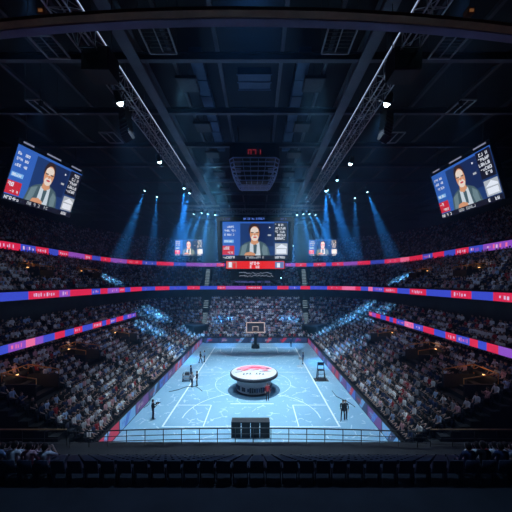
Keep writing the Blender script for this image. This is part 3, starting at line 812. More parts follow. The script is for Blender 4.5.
for i in range(N):
    ya, yb = y0 + st * i, y0 + st * (i + 1)
    board((-A0, ya, 0), (-A0, yb, 0), seqL[i], f'{BC[seqL[i]][0]} perimeter board beside the left stand, {ORD[i]} from the near end', 100 + i)
    board((A0, yb, 0), (A0, ya, 0), seqL[(i + 1) % N], f'{BC[seqL[(i + 1) % N]][0]} perimeter board beside the right stand, {ORD[i]} from the near end', 150 + i)
for i in range(7):
    xa = -A0 + 0.3 + 3.0 * i
    board((xa, YF - 0.1, 0), (xa + 3.0, YF - 0.1, 0), 3, f'dark navy perimeter board along the far end, {ORD[i]} from the left', 200 + i)

# ------------------------------------------------------------------ people
def body(name, prims, mats, voxel, decim):
    """one continuous figure: overlapping tapered limbs are fused into a single skin; every face takes the cloth of the limb it came from"""
    bm = bmesh.new()
    for p, q, r0, r1, mi in prims:
        p, q = Vector(p), Vector(q)
        for c, r in ((p, r0), (q, r1)):
            bmesh.ops.create_icosphere(bm, subdivisions=2, radius=r * 1.02, matrix=Matrix.Translation(c))
        d = q - p
        if d.length > 1e-4:
            mt = Matrix.Translation((p + q) / 2) @ d.to_track_quat('Z', 'Y').to_matrix().to_4x4()
            bmesh.ops.create_cone(bm, cap_ends=True, segments=12, radius1=r0, radius2=r1, depth=d.length, matrix=mt)
    me = bpy.data.meshes.new(name); bm.to_mesh(me); bm.free()
    o = bpy.data.objects.new(name, me); C.objects.link(o)
    rm = o.modifiers.new('fuse', 'REMESH'); rm.mode = 'VOXEL'; rm.voxel_size = voxel
    sm = o.modifiers.new('smooth', 'SMOOTH'); sm.iterations = 1; sm.factor = 0.4
    dm = o.modifiers.new('thin', 'DECIMATE'); dm.ratio = decim
    dg = bpy.context.evaluated_depsgraph_get()
    out = bpy.data.meshes.new_from_object(o.evaluated_get(dg))
    bpy.data.objects.remove(o); bpy.data.meshes.remove(me)
    out.name = name
    nf = len(out.polygons)
    cen = np.zeros(nf * 3, np.float32); out.polygons.foreach_get('center', cen); cen = cen.reshape(-1, 3)
    best = np.full(nf, 1e9); mi_ = np.zeros(nf, np.int32)
    for p, q, r0, r1, mi in prims:
        p, q = np.array(p, float), np.array(q, float); d = q - p; L2 = max(1e-9, d @ d)
        f_ = np.clip(((cen - p) @ d) / L2, 0, 1)
        dist = np.linalg.norm(cen - (p + f_[:, None] * d), axis=1) - (r0 + (r1 - r0) * f_)
        k = dist < best; best[k] = dist[k]; mi_[k] = mi
    out.materials.clear()
    for m_ in mats: out.materials.append(m_)
    out.polygons.foreach_set('material_index', mi_)
    out.polygons.foreach_set('use_smooth', np.ones(nf, bool))
    return out
SK, HR, TP, TR, SH = range(5)
def head_prims(x, y, z, s=1.0):
    """head facing +y"""
    h = [((x, y, z), (x, y + .01, z - .07), .098 * s, .075 * s, SK), ((x, y - .02, z + .035), (x, y - .035, z - .02), .102 * s, .095 * s, HR),
         ((x, y + .092, z), (x, y + .108, z - .03), .012, .018, SK)]
    for sx in (-1, 1): h.append(((x + sx * .095, y, z - .01), (x + sx * .1, y - .012, z - .04), .018, .014, SK))
    h.append(((x, y - .02, z - .1), (x, y - .03, z - .22), .055, .06, SK))
    return h
def hand(prims, wrist, dirn, side, curl=0.5, s=1.0):
    """palm, four unequal bent fingers and a thumb from the palm's side"""
    w_ = Vector(wrist); d = Vector(dirn).normalized(); sd = Vector(side).normalized(); nrm = d.cross(sd)
    pc = w_ + d * 0.085 * s
    for k in (-1, 0, 1): prims.append((tuple(w_ + sd * 0.018 * k), tuple(pc + sd * 0.026 * k), .02, .019, SK))
    for k, L in enumerate((.068, .078, .074, .056)):
        b0 = pc + sd * (0.036 - 0.024 * k)
        m1 = b0 + (d * math.cos(curl * .5) + nrm * math.sin(curl * .5)) * L * .55
        e = m1 + (d * math.cos(curl * 1.3) + nrm * math.sin(curl * 1.3)) * L * .5
        prims += [(tuple(b0), tuple(m1), .0105, .0095, SK), (tuple(m1), tuple(e), .0095, .008, SK)]
    tb = w_ + d * 0.03 + sd * 0.028
    t1 = tb + (sd * .8 + d * .6) * .04
    prims += [(tuple(tb), tuple(t1), .014, .012, SK), (tuple(t1), tuple(t1 + (d * .9 + nrm * .3) * .035), .012, .009, SK)]
def seated(var):
    lean = (0.0, 0.06, -0.03)[var]
    p = []
    p += [((-.09, -.02, .53), (.09, -.02, .53), .12, .12, TR), ((0, -.03, .6), (0, -.05 + lean * .5, .8), .135, .14, TP), ((0, -.05 + lean * .5, .8), (0, -.06 + lean, .98), .145, .13, TP),
          ((-.15, -.06 + lean, 1.03), (.15, -.06 + lean, 1.03), .075, .075, TP)]
    for s_ in (-1, 1):
        p += [((s_ * .1, 0, .52), (s_ * .13, .38, .51), .088, .066, TR), ((s_ * .13, .38, .51), (s_ * .12, .36, .12), .062, .045, TR), ((s_ * .12, .33, .06), (s_ * .13, .5, .04), .045, .035, SH)]
        if var == 2:
            p += [((s_ * .2, -.06, 1.0), (s_ * .27, .12, .84), .055, .045, TP), ((s_ * .27, .12, .84), (s_ * .06, .3, 1.0), .042, .034, SK), ((s_ * .06, .3, 1.0), (s_ * .015, .33, 1.08), .036, .028, SK)]
        else:
            p += [((s_ * .2, -.06 + lean, 1.0), (s_ * .26, .02 + lean, .76), .055, .046, TP), ((s_ * .26, .02 + lean, .76), (s_ * .14, .25, .62), .043, .034, SK), ((s_ * .14, .25, .62), (s_ * .11, .34, .6), .036, .026, SK)]
    p += head_prims(0, -.02 + lean * 1.2, 1.26)
    return p
def standing(pose):
    p = [((-.08, 0, .95), (.08, 0, .95), .115, .115, TR), ((0, 0, 1.02), (0, -.01, 1.2), .13, .135, TP), ((0, -.01, 1.2), (0, 0, 1.36), .145, .13, TP), ((-.15, 0, 1.43), (.15, 0, 1.43), .07, .07, TP)]
    stride = (0.05, 0.02, 0.24)[pose]
    for s_ in (-1, 1):
        fy = s_ * stride
        kn = (s_ * .105, fy * .55 + .03, .51); an = (s_ * .11, fy, .1)
        p += [((s_ * .09, 0, .92), kn, .09, .062, TR), (kn, an, .06, .045, TR), ((s_ * .11, fy - .05, .045), (s_ * .125, fy + .14, .035), .042, .035, SH)]
    for s_ in (-1, 1):
        sh = (s_ * .2, 0, 1.4)
        if pose == 1:            # both hands raised before the chest, holding something
            el = (s_ * .27, .1, 1.14); wr = (s_ * .1, .33, 1.26); dr = (-s_ * .2, .5, .6)
        elif pose == 2:          # walking
            el = (s_ * .25, -s_ * .1, 1.12); wr = (s_ * .24, -s_ * .16 + .12, .9); dr = (0, .25 - s_ * .2, -1)
        else:
            el = (s_ * .255, -.03, 1.12); wr = (s_ * .25, .05, .87); dr = (0, .12, -1)
        mid = tuple((a + b_) / 2 for a, b_ in zip(el, wr))
        p += [(sh, el, .056, .045, TP), (el, mid, .044, .038, TP), (mid, wr, .037, .028, SK if pose == 0 else TP)]
        hand(p, wr, dr, (-s_ * 0.2, 1, 0) if pose != 1 else (-s_, 0, .5), 0.6)
    p += head_prims(0, .01, 1.66)
    return p
def cloth(top): return [M['skin'], M['hair'], M['shirt_' + top], M['trousers'], M['shoe']]

SEAT_HI = [body('spectator_body', seated(v), cloth('white'), 0.022, 0.30) for v in range(3)]
SEAT_LO = [body('spectator_far_body', seated(v), cloth('white'), 0.045, 0.42) for v in range(3)]
seat_mb = MB()
seat_mb.box((0, 0.02, 0.43), (0.46, 0.42, 0.05)); seat_mb.box((0, -0.22, 0.66), (0.45, 0.05, 0.46), 0, Matrix.Rotation(R(8), 3, 'X'))
seat_mb.box((-0.24, 0.0, 0.56), (0.04, 0.3, 0.04)); seat_mb.box((0.24, 0.0, 0.56), (0.04, 0.3, 0.04))
seat_mb.box((-0.24, -0.08, 0.28), (0.04, 0.1, 0.56)); seat_mb.box((0.24, -0.08, 0.28), (0.04, 0.1, 0.56))
SEAT_ME = seat_mb.mesh('stadium_seat', [M['seat']])

# ---- places: (x, y, z, heading, stand, row, filled)
places = []
r_ = random.Random(12)
GAPS = [(-A0, 63.0, 2.0)]
spec_t = lambda S, row: (S['t0'] + S['tread'] * row, S['z0'] + S['rise'] * row)
vl = [(LOW, 9, 22.3, 'low in the {} lower stand, nearest the camera'), (LOW, 10, 29.5, 'high in the {} lower stand, second from the camera'), (LOW, 10, 39.0, 'high in the {} lower stand, third from the camera'),
      (MID, 5, 36.0, 'in the {} middle stand, nearest the camera'), (MID, 5, 47.0, 'in the {} middle stand, farther from the camera')]
def in_gap(x, y, t):
    for S, row, vy, _ in vl:
        if abs(y - vy) < 1.6 and abs(t - spec_t(S, row)[0]) < 1.75 and y < YF: return True
    # corner tunnels and their stairs, and radial aisles
    a = math.degrees(math.atan2(y - YF, abs(x) - A0)) if y > YF and abs(x) > A0 else None
    if a is not None and 30 < a < 62 and t < 4.6: return True
    if a is not None and 78 < a < 88: return True
    return False
def fill(spec, name, y0, fillf, sp=0.5):
    for i in range(spec['rows']):
        t = spec['t0'] + spec['tread'] * (i + 0.55); z = spec['z0'] + spec['rise'] * i
        for x, y, nx, ny in outline(t, y0, 6, sp):
            if in_gap(x, y, t): continue
            if abs(nx) > 0.99 and (y % 7.6) < 0.9: continue
            side = 'left' if x < -A0 else 'right' if x > A0 else 'far'
            places.append((x, y, z, math.atan2(-ny, -nx) - PI / 2, (side, name), i, r_.random() < fillf))
fill(LOW, 'lower stand', 20.2, 0.95)
fill(CLUB, 'club stand', 15.0, 0.92)
fill(MID, 'middle stand', 20.0, 0.9)
fill(TOP, 'top stand', 26.0, 0.85)
for i in range(NEAR_ROWS):
    y = NY0 - NTR * i + 0.28; z = NZ0 + NRI * i
    for k in range(-34, 35):
        x = k * 0.56
        px, py = proj((x, y, z + 1))
        f_ = (px < 48 or px > 466) and r_.random() < 0.8
        places.append((x, y, z, 0.0, ('near', 'near stand'), i, f_))
# individuals: those that show largest in the picture
def shows(p, h):
    px, py = proj((p[0], p[1], p[2] + h))
    return -1 < px < 513 and 0 < py < 511
cand = [p for p in places if p[6] and shows(p, 1.0)]
cand.sort(key=lambda p: (Vector(p[:3]) - CAMP).length)
solo = set(id(p) for p in cand[:300])
free = [p for p in places if not p[6] and shows(p, 0.6)]
free.sort(key=lambda p: (Vector(p[:3]) - CAMP).length)
solo_seat = set(id(p) for p in free[:300])

var_cache = {}
def person_mesh(v, top):
    if (v, top) not in var_cache:
        me = SEAT_HI[v].copy()
        for k, m_ in enumerate(cloth(top)): me.materials[k] = m_
        me.name = 'spectator'
        var_cache[(v, top)] = me
    return var_cache[(v, top)]
doing = ['sitting upright', 'leaning forward', 'with raised hands']
rest, restseat = [], []
names = [s_[0] for s_ in SHIRTS]
first = {}
for p in places:
    x, y, z, hd, st, row, filled = p
    v = r_.choice((0, 0, 1, 1, 2)); top = r_.choices(names, SHIRT_W)[0]
    if filled:
        if id(p) in solo:
            key = (v, top)
            if key not in first:
                o = bpy.data.objects.new('spectator', person_mesh(v, top)); first[key] = o
            else:
                o = first[key].copy()
            C.objects.link(o)
            o.location = (x, y, z); o.rotation_euler = (0, 0, hd + r_.uniform(-.15, .15))
            lb = f'spectator in a {top} top {doing[v]}, {ORD[row]} row of the {st[0] + " " if st[0] != "near" else ""}{st[1]}'
            tag(o, lb, 'person', lb.replace('spectator', 'spectators', 1))
        else:
            rest.append((x, y, z, hd + r_.uniform(-.2, .2), v, names.index(top), r_.uniform(0.93, 1.06)))
    if id(p) in solo_seat:
        if 'seat' not in first: first['seat'] = o = bpy.data.objects.new('stadium_seat', SEAT_ME)
        else: o = first['seat'].copy()
        C.objects.link(o); o.location = (x, y, z); o.rotation_euler = (0, 0, hd)
        lb = f'empty dark seat in the {ORD[row]} row of the {st[0] + " " if st[0] != "near" else ""}{st[1]}'
        tag(o, lb, 'seat', lb.replace('empty dark seat', 'empty dark seats'))
    else:
        restseat.append((x, y, z, hd))

def merge(name, items, bases, mats, matmap):
    """items placed as one mesh through arrays"""
    V, Fl, Fn, Mi = [], [], [], []
    off = 0
    data = []
    for me in bases:
        nv = len(me.vertices); co = np.zeros(nv * 3, np.float32); me.vertices.foreach_get('co', co)
        lp = np.zeros(len(me.loops), np.int32); me.loops.foreach_get('vertex_index', lp)
        ls = np.zeros(len(me.polygons), np.int32); me.polygons.foreach_get('loop_total', ls)
        mi = np.zeros(len(me.polygons), np.int32); me.polygons.foreach_get('material_index', mi)
        data.append((co.reshape(-1, 3), lp, ls, mi))
    for it in items:
        x, y, z, hd, v, sh, sc = it
        co, lp, ls, mi = data[v]
        c, s_ = math.cos(hd), math.sin(hd)
        q = np.empty_like(co)
        q[:, 0] = (co[:, 0] * c - co[:, 1] * s_) + x; q[:, 1] = (co[:, 0] * s_ + co[:, 1] * c) + y; q[:, 2] = co[:, 2] * sc + z
        V.append(q); Fl.append(lp + off); Fn.append(ls); Mi.append(matmap(mi, sh)); off += len(co)
    V = np.concatenate(V); Fl = np.concatenate(Fl); Fn = np.concatenate(Fn); Mi = np.concatenate(Mi)
    me = bpy.data.meshes.new(name)
    me.vertices.add(len(V)); me.vertices.foreach_set('co', V.ravel())
    me.loops.add(len(Fl)); me.loops.foreach_set('vertex_index', Fl.astype(np.int32))
    me.polygons.add(len(Fn))
    st_ = np.zeros(len(Fn), np.int32); st_[1:] = np.cumsum(Fn)[:-1]
    me.polygons.foreach_set('loop_start', st_)
    for m_ in mats: me.materials.append(m_)
    me.polygons.foreach_set('material_index', Mi.astype(np.int32))
    me.update(calc_edges=True)
    o = bpy.data.objects.new(name, me); C.objects.link(o)
    return o
allm = [M['skin'], M['hair'], M['trousers'], M['shoe']] + [M['shirt_' + s_] for s_ in names]
def crowd_map(mi, sh):
    lut = np.array([0, 1, 4 + sh, 2, 3], np.int32)
    return lut[mi]
tag(merge('crowd', rest, SEAT_LO, allm, crowd_map), 'dense crowd of seated spectators filling every stand', 'crowd', None, 'stuff')
tag(merge('seating', [(a, b_, c, d, 0, 0, 1.0) for a, b_, c, d in restseat], [SEAT_ME], [M['seat']], lambda mi, sh: mi), 'rows of dark seats under the crowd', 'seating', None, 'stuff')
print('crowd', len(rest), 'seats', len(restseat))

# people on the court floor
STAND = {}
def floor_person(px, py, pose, top, heading, label, cap=None):
    p = floor_at(px, py)
    if pose not in STAND: STAND[pose] = body('person_body', standing(pose), cloth('black'), 0.0085, 0.22)
    me = STAND[pose].copy()
    for k, m_ in enumerate(cloth(top)): me.materials[k] = m_
    o = bpy.data.objects.new('person', me); C.objects.link(o)
    o.location = (p.x, p.y, 0); o.rotation_euler = (0, 0, R(heading))
    tag(o, label, 'person')
    return o
floor_person(153, 419, 1, 'black', -60, 'person in black standing alone by the left perimeter boards, holding a camera')
floor_person(192, 387, 1, 'grey', -110, 'person in a grey top beside the camera cart on the left sideline')
floor_person(197, 386, 0, 'black', 100, 'person in a black top right behind the grey-topped one by the camera cart')
floor_person(191, 379, 0, 'navy', -70, 'person in a navy top behind the camera cart at the left sideline')
floor_person(200.5, 363, 2, 'black', -80, 'dark dressed person walking near the far left boards, left of a pair')
floor_person(204.5, 362, 0, 'pale blue', 90, 'person in a pale blue top near the far left boards, right of a pair')
floor_person(267.5, 400.5, 0, 'red', 180, 'person in a red top standing in front of the round stage')
floor_person(303, 364, 0, 'navy', 60, 'person in navy at the far right of the court by a low stand')
floor_person(343, 420, 2, 'black', 150, 'person in black standing alone at the right sideline nearest the camera')
floor_person(345.5, 419.5, 0, 'black', 170, 'second person in black close behind the one at the right sideline')
floor_person(291, 347, 0, 'navy', 180, 'person in navy standing at the far baseline right of the hoop')
# the camera in the first person's hands
p = floor_at(153, 419)
t = thing('video_camera', 'black video camera held by the person alone at the left boards', 'camera', (p.x + 0.33, p.y + 0.2, 1.36), (0, 0, R(-60)))
mb = MB(); mb.box((0, 0, 0), (0.12, 0.26, 0.14)); mb.build('camera_body', M['black'], t)
mb = MB(); mb.tube((0, 0.12, 0), (0, 0.25, 0), 0.045, 12); mb.build('lens', M['darkgrey'], t)

# ------------------------------------------------------------------ round stage in the middle of the court
SY = 32.3; SXc = at(254, 371, SY).x
t = thing('round_stage', 'round padded stage with white, red and pink printed top and black rim', 'stage', (SXc, SY, 0))
RD = 2.72
mb = MB(); mb.lathe([(0.001, 0.0), (2.95, 0.0), (3.0, 0.012), (2.98, 0.03), (0.001, 0.03)], 48); mb.build('shadow_mat', M['mat_blue'], t)  # thin mat whose dark blue also paints the stage's shadow
mb = MB(); mb.lathe([(1.95, 0.03), (2.0, 0.1), (1.95, 1.0), (2.1, 1.35), (2.35, 1.7)], 40); mb.build('base', M['padding'], t)
mb = MB(); mb.lathe([(1.9, 0.02), (2.06, 0.03), (2.08, 0.16), (1.98, 0.2)], 40); mb.build('kick_band', M['blackprint'], t)
mb = MB()
r_ = random.Random(3)
for k in range(26):
    a = -PI * (0.02 + 0.96 * k / 25)
    rr = 2.02; ww = r_.uniform(0.12, 0.24); hh = r_.uniform(0.25, 0.55)
    if r_.random() < 0.25: continue
    c = Vector((rr * math.cos(a), rr * math.sin(a), 0.62))
    mb.box(c, (ww, 0.05, hh), r_.choice((0, 0, 1)), Matrix.Rotation(a + PI / 2, 3, 'Z'))
mb.build('base_lettering', [M['blackprint'], M['shirt_navy']], t)
mb = MB(); mb.lathe([(2.3, 1.62), (RD - 0.02, 1.7), (RD + 0.03, 1.76), (RD + 0.03, 1.98), (RD - 0.03, 2.05), (RD - 0.18, 2.06)], 10 * 4); mb.build('rim', M['blackprint'], t)
mb = MB(); mb.lathe([(RD - 0.1, 2.0), (RD - 0.12, 2.07), (0.001, 2.09)], 48); mb.build('top', M['padding'], t)
mb = MB()
def flat(pts, mi, z=2.098): mb.add([(x, y, z) for x, y in pts], [tuple(range(len(pts)))], mi)
flat([(2.3 * math.cos(R(a)), 2.3 * math.sin(R(a))) for a in range(20, 165, 6)] + [(-1.4, 0.5), (0, 1.0), (1.2, 0.6)], 1, 2.096)
flat([(-1.0, 1.05), (0.3, 1.25), (1.2, 1.0), (0.6, 1.7), (-0.3, 1.75)], 0)
flat([(-1.6, 0.2), (-0.9, 0.75), (-0.5, 0.7), (-1.1, 0.15)], 0); flat([(-0.4, 0.5), (0.5, 0.85), (0.6, 0.6), (-0.1, 0.4)], 0)
flat([(0.9, 0.3), (1.5, 0.6), (1.7, 0.3), (1.2, 0.1)], 0)
for k in range(7):                         # slanted black block lettering across the lower half
    x = -1.25 + 0.36 * k; zz = -0.75 - 0.04 * (k - 3) ** 2 * 0.5
    if k == 3: continue
    flat([(x, zz - 0.3), (x + 0.13, zz - 0.3), (x + 0.22, zz + 0.26), (x + 0.09, zz + 0.26)], 2)
    if k % 2: flat([(x, zz), (x + 0.3, zz), (x + 0.32, zz + 0.12), (x, zz + 0.12)], 2)
    else: flat([(x, zz - 0.3), (x + 0.28, zz - 0.3), (x + 0.3, zz - 0.18), (x, zz - 0.18)], 2)
flat([(0.6, -0.25), (1.95, -0.05), (2.0, 0.1), (0.6, -0.08)], 2); flat([(-2.1, -0.45), (-1.35, -0.15), (-1.35, 0.0), (-2.15, -0.28)], 2)
flat([(1.3, 0.75), (1.75, 0.85), (1.85, 1.2), (1.5, 1.1)], 2); flat([(-2.0, 0.35), (-1.55, 0.6), (-1.6, 0.75), (-2.05, 0.55)], 2)
mb.build('top_print', [M['redprint'], M['pinkprint'], M['blackprint']], t)

# ------------------------------------------------------------------ hoop, cart, stands, table
hp = floor_at(255.5, 348)
t = thing('basketball_hoop', 'portable basketball hoop at the far baseline with pale glowing board border', 'basketball hoop', (hp.x, hp.y, 0))
mb = MB(); mb.box((0, 0.6, 0.25), (1.5, 2.0, 0.5)); mb.box((0, -0.45, 0.35), (1.1, 0.3, 0.7)); mb.build('base', M['black'], t)
mb = MB(); mb.bar((0, 0.6, 0.4), (0, 0.2, 2.6), 0.35, 0.4); mb.bar((0, 0.25, 2.5), (0, -0.5, 3.3), 0.25, 0.3); mb.box((0, -0.3, 1.5), (0.55, 0.5, 2.4)); mb.build('post', M['black'], t)
mb = MB(); mb.box((0, -0.75, 4.0), (3.3, 0.06, 1.75)); o = mb.build('backboard', mat('backboard_glass', (0.12, 0.09, 0.1), 0.2), t)
mb = MB()
for sx in (-1, 1): mb.box((sx * 1.65, -0.79, 4.0), (0.14, 0.06, 1.9))
for z in (3.1, 4.9): mb.box((0, -0.79, z), (3.44, 0.06, 0.16))
for sx in (-1, 1): mb.box((sx * 0.5, -0.79, 3.75), (0.1, 0.05, 0.8))
mb.box((0, -0.79, 4.15), (1.1, 0.05, 0.1))
mb.build('board_border', E_('board_border_glow', (0.8, 0.62, 0.62), 0.7), t)  # brightness of the border put in as its own glow
mb = MB(); N_ = 20
for k in range(N_):
    a0, a1 = 2 * PI * k / N_, 2 * PI * (k + 1) / N_
    mb.tube((0.3 * math.cos(a0), -1.15 + 0.3 * math.sin(a0), 3.3), (0.3 * math.cos(a1), -1.15 + 0.3 * math.sin(a1), 3.3), 0.025, 6)
mb.build('rim', M['orange'], t)
mb = MB()
for k in range(12):
    a = 2 * PI * k / 12
    for da in (0.26, -0.26): mb.tube((0.3 * math.cos(a), -1.15 + 0.3 * math.sin(a), 3.28), (0.17 * math.cos(a + da), -1.15 + 0.17 * math.sin(a + da), 2.85), 0.008, 4)
mb.build('net', M['white'], t)

# camera cart at the left sideline
cp = floor_at(186.5, 381)
t = thing('camera_cart', 'low equipment cart with a flat top beside people on the left sideline', 'cart', (cp.x, cp.y, 0))
mb = MB(); mb.box((0, 0, 0.75), (0.95, 0.6, 0.08)); mb.box((0, 0, 0.35), (0.9, 0.55, 0.06)); mb.build('shelf', M['grey'], t)
for sx in (-1, 1):
    for sy in (-1, 1):
        mb = MB(); mb.tube((sx * 0.42, sy * 0.25, 0.1), (sx * 0.42, sy * 0.25, 1.0), 0.025, 6); po = mb.build('post', M['darkgrey'], t)
        mb = MB(); mb.tube((sx * 0.42 - 0.03, sy * 0.25, 0.07), (sx * 0.42 + 0.03, sy * 0.25, 0.07), 0.07, 10); mb.build('caster', M['black'], po)
mb = MB(); mb.box((0.1, 0, 0.95), (0.5, 0.4, 0.32)); mb.build('monitor_box', M['darkgrey'], t)
def cable(pts, label):
    mb = MB(); sm = []
    for a, b_, c, d in zip([pts[0]] + pts, pts, pts[1:], pts[2:] + [pts[-1]]):
        for k in range(6):
            u = k / 6
            sm.append(tuple(0.5 * ((2 * b_[i]) + (-a[i] + c[i]) * u + (2 * a[i] - 5 * b_[i] + 4 * c[i] - d[i]) * u * u + (-a[i] + 3 * b_[i] - 3 * c[i] + d[i]) * u ** 3) for i in range(3)))
    mb.path(sm, 0.03, 6); tag(mb.build('cable', M['black']), label, 'cable')
fz = lambda px, py: tuple(floor_at(px, py)[:2]) + (0.035,)
cable([fz(169, 392), fz(178, 390), fz(187, 387), fz(196, 387), fz(203, 392)], 'black cable snaking across the floor in front of the camera cart')
cable([fz(144, 408), fz(149, 404), fz(152, 396), fz(158, 389), fz(166, 383)], 'black cable along the left boards beside the lone camera operator')
cable([fz(332, 391), fz(336, 396), fz(341, 399), fz(349, 403), fz(356, 408)], 'black cable on the floor between right sideline and boards')

# tall stand on the right sideline
cp = floor_at(321, 380)
t = thing('umpire_chair', 'tall dark frame chair on a flat base by the right sideline', 'chair', (cp.x, cp.y, 0))
mb = MB(); mb.box((0, 0, 0.05), (1.7, 1.1, 0.06)); mb.build('base_plate', M['darkgrey'], t)
for sx in (-1, 1):
    mb = MB(); mb.tube((sx * 0.5, 0.3, 0.05), (sx * 0.36, 0.1, 2.25), 0.05, 8); mb.build('leg', M['darkgrey'], t)
    mb = MB(); mb.tube((sx * 0.5, -0.4, 0.05), (sx * 0.36, -0.1, 1.3), 0.05, 8); mb.build('leg', M['darkgrey'], t)
mb = MB(); mb.box((0, 0, 1.3), (0.8, 0.5, 0.08)); mb.build('seat', M['black'], t)
mb = MB(); mb.box((0, 0.16, 2.0), (0.8, 0.05, 0.4)); mb.build('backrest', M['black'], t)
mb = MB()
for z in (0.45, 0.85): mb.tube((-0.46, -0.32, z), (0.46, -0.32, z), 0.03, 6)
mb.build('footrest', M['darkgrey'], t)
# low frame near the far right person
cp = floor_at(300.5, 367)
t = thing('floor_stand', 'low white wire floor stand beside the person at far right', 'stand', (cp.x, cp.y, 0))
mb = MB(); mb.tube((-0.5, 0, 0.04), (0.5, 0, 0.04), 0.035, 6); mb.tube((-0.5, 0.5, 0.04), (0.5, 0.5, 0.04), 0.035, 6); mb.tube((0, 0, 0.04), (0, 0.5, 0.04), 0.035, 6); mb.build('foot', M['white'], t)
mb = MB(); mb.tube((0, 0.25, 0.04), (0, 0.25, 1.1), 0.03, 6); mb.build('pole', M['white'], t)
mb = MB(); mb.box((0, 0.22, 1.2), (0.5, 0.05, 0.35)); mb.build('sign_plate', M['grey'], t)
# scorer's table near the camera
cp = floor_at(250.5, 438)
t = thing('scorers_table', 'black panelled scorers table standing at the near end of court', 'table', (cp.x, cp.y, 0))
for k in range(4):
    mb = MB(); mb.box((-1.12 + 0.745 * k, 0, 0.62), (0.7, 0.06, 1.2)); mb.build('front_panel', M['black'], t)
mb = MB(); mb.box((0, 0.3, 1.27), (3.05, 0.75, 0.06)); mb.build('table_top', M['darkgrey'], t)
for sx in (-1, 1):
    mb = MB(); mb.box((sx * 1.5, 0.3, 0.63), (0.06, 0.65, 1.24)); mb.build('side_panel', M['black'], t)

# ------------------------------------------------------------------ rails, stairs, entrances
def railing(pts, label, m, h=1.0, post=1.15, rails=(1.0, 0.62, 0.3)):
    """pts: foot line"""
    t = thing('railing', label, 'railing', pts[0])
    o0 = Vector(pts[0]); P_ = [Vector(p) - o0 for p in pts]
    for k, f_ in enumerate(rails):
        mb = MB(); mb.path([p + Vector((0, 0, h * f_)) for p in P_], 0.04 if k == 0 else 0.022, 8); mb.build('handrail' if k == 0 else 'rail', m if k == 0 else M['darkgrey'], t)
    cum = 0.0; nxt = 0.0
    for a, b_ in zip(P_, P_[1:]):
        L = (b_ - a).length
        while nxt <= cum + L + 1e-6:
            p = a + (b_ - a) * ((nxt - cum) / L)
            mb = MB(); mb.tube(p, p + Vector((0, 0, h)), 0.025, 6); mb.build('post', M['darkgrey'], t); nxt += post
        cum += L
    return t
bow = [(x, 18.0 - 0.35 * max(0, 1 - (x / 9.0) ** 2) * 0, 2.0) for x in [-11.2 + 22.4 * i / 24 for i in range(25)]]
bow = [(x, 17.55 + 0.5 * (1 - (x / 11.2) ** 2), 2.0) for x, _, _ in bow]
railing(bow, 'long dark bowed railing of the near walkway', M['darkgrey'], 0.98)
for sg, nm in ((-1, 'left'), (1, 'right')):
    railing([(sg * 11.5, 17.7, 2.0), (sg * 20.0, 17.7, 2.0)], f'tan topped railing of the near walkway on the {nm}', M['tan'], 1.08, 1.4, (1.0, 0.9, 0.45, 0.15))

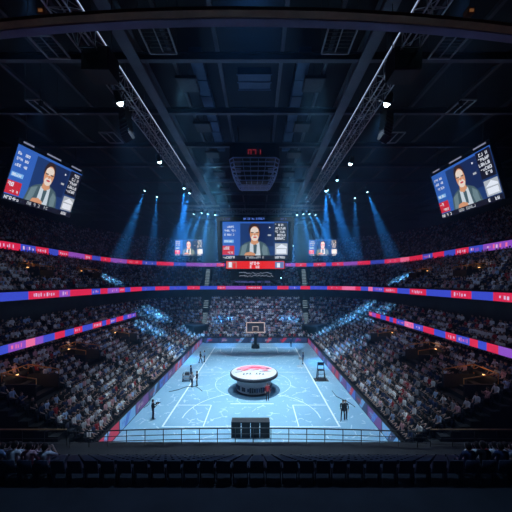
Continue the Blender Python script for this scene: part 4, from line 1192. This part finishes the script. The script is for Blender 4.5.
def vomitory(x, y, z, nx, ny, label, lamp_w=14, wd=2.4):
    """an entrance cut in the stand: low walls, dark doorway, orange rails, a warm lamp above the door"""
    ang = math.atan2(ny, nx) - PI / 2
    t = thing('vomitory_entrance', label, 'stand entrance', (x, y, z), (0, 0, ang))
    mb = MB()
    for s_ in (-1, 1): mb.box((s_ * wd / 2, 0.0, 0.35), (0.12, 2.6, 1.1))
    mb.box((0, 1.3, 1.2), (wd, 0.15, 0.25)); mb.build('side_wall', M['concrete'], t)
    mb = MB(); mb.box((0, 1.28, 0.6), (wd - 0.3, 0.06, 1.1)); mb.build('doorway', M['black'], t)
    mb = MB()
    for s_ in (-1, 1):
        mb.tube((s_ * wd / 2, -1.3, 1.3), (s_ * wd / 2, 1.3, 1.7), 0.045, 6); mb.tube((s_ * wd / 2, -1.3, 0.9), (s_ * wd / 2, -1.3, 1.3), 0.035, 6); mb.tube((s_ * wd / 2, 1.3, 0.9), (s_ * wd / 2, 1.3, 1.7), 0.035, 6)
    mb.tube((-wd / 2, 1.3, 1.7), (wd / 2, 1.3, 1.7), 0.045, 6)
    mb.build('handrail', M['orange'], t)
    mb = MB(); mb.box((0, 1.2, 1.2), (0.3, 0.06, 0.07)); mb.build('door_lamp', M['warm'], t)
    l = bpy.data.lights.new('door_light', 'POINT'); l.energy = lamp_w; l.color = (1, 0.5, 0.18); l.shadow_soft_size = 0.1
    o = bpy.data.objects.new('door_light', l); C.objects.link(o); o.parent = t; o.location = (0, 0.6, 1.5)
for sg, nm in ((-1, 'left'), (1, 'right')):
    for S, row, y, lb in vl:
        tt, z = spec_t(S, row)
        vomitory(sg * (A0 + tt), y, z, sg, 0, 'orange railed entrance ' + lb.format(nm))

# corner tunnels and lit stairs at the far corners
for sg, nm in ((-1, 'left'), (1, 'right')):
    a = R(46); nx, ny = sg * math.cos(a), math.sin(a)
    c = (sg * A0 + nx * 2.4, YF + ny * 2.4)
    t = thing('tunnel_entrance', f'dark players tunnel in the far {nm} corner of the court', 'tunnel', (c[0], c[1], 0.0), (0, 0, math.atan2(ny, nx) - PI / 2))
    mb = MB()
    for s_ in (-1, 1): mb.box((s_ * 1.75, 0.3, 1.75), (0.3, 4.2, 3.5))
    mb.build('side_wall', M['fascia'], t)
    mb = MB(); mb.box((0, 0.3, 3.4), (3.8, 4.2, 0.3)); mb.build('lintel', M['fascia'], t)
    mb = MB(); mb.box((0, -1.2, 1.6), (3.2, 0.1, 3.2)); mb.build('tunnel_dark', M['black'], t)  # black sheet painting the dark of the tunnel mouth
    # stair rising through the stands beside the far block
    t = thing('lit_stair', f'steep aisle stair with pale lit steps at the {nm} end of the far stand', 'stair', (0, 0, 0))
    aa = R(83); ux, uy = sg * math.cos(aa), math.sin(aa)
    tr = MB(); li = MB(); rot = Matrix.Rotation(math.atan2(uy, ux) - PI / 2, 3, 'Z')
    for S in (LOW, CLUB, MID):
        for i in range(S['rows']):
            if S is LOW and i < 6: continue
            tt = S['t0'] + S['tread'] * i; z = S['z0'] + S['rise'] * i
            p = Vector((sg * A0 + ux * (tt + 0.22), YF + uy * (tt + 0.22), z + 0.12))
            tr.box(p, (1.2, 0.42, 0.24), 0, rot)
            li.box(p + rot @ Vector((0, -0.22, 0.09)), (1.1, 0.02, 0.11), 0, rot)
    tr.build('tread', M['concrete'], t); li.build('step_light', M['stepglow'], t)
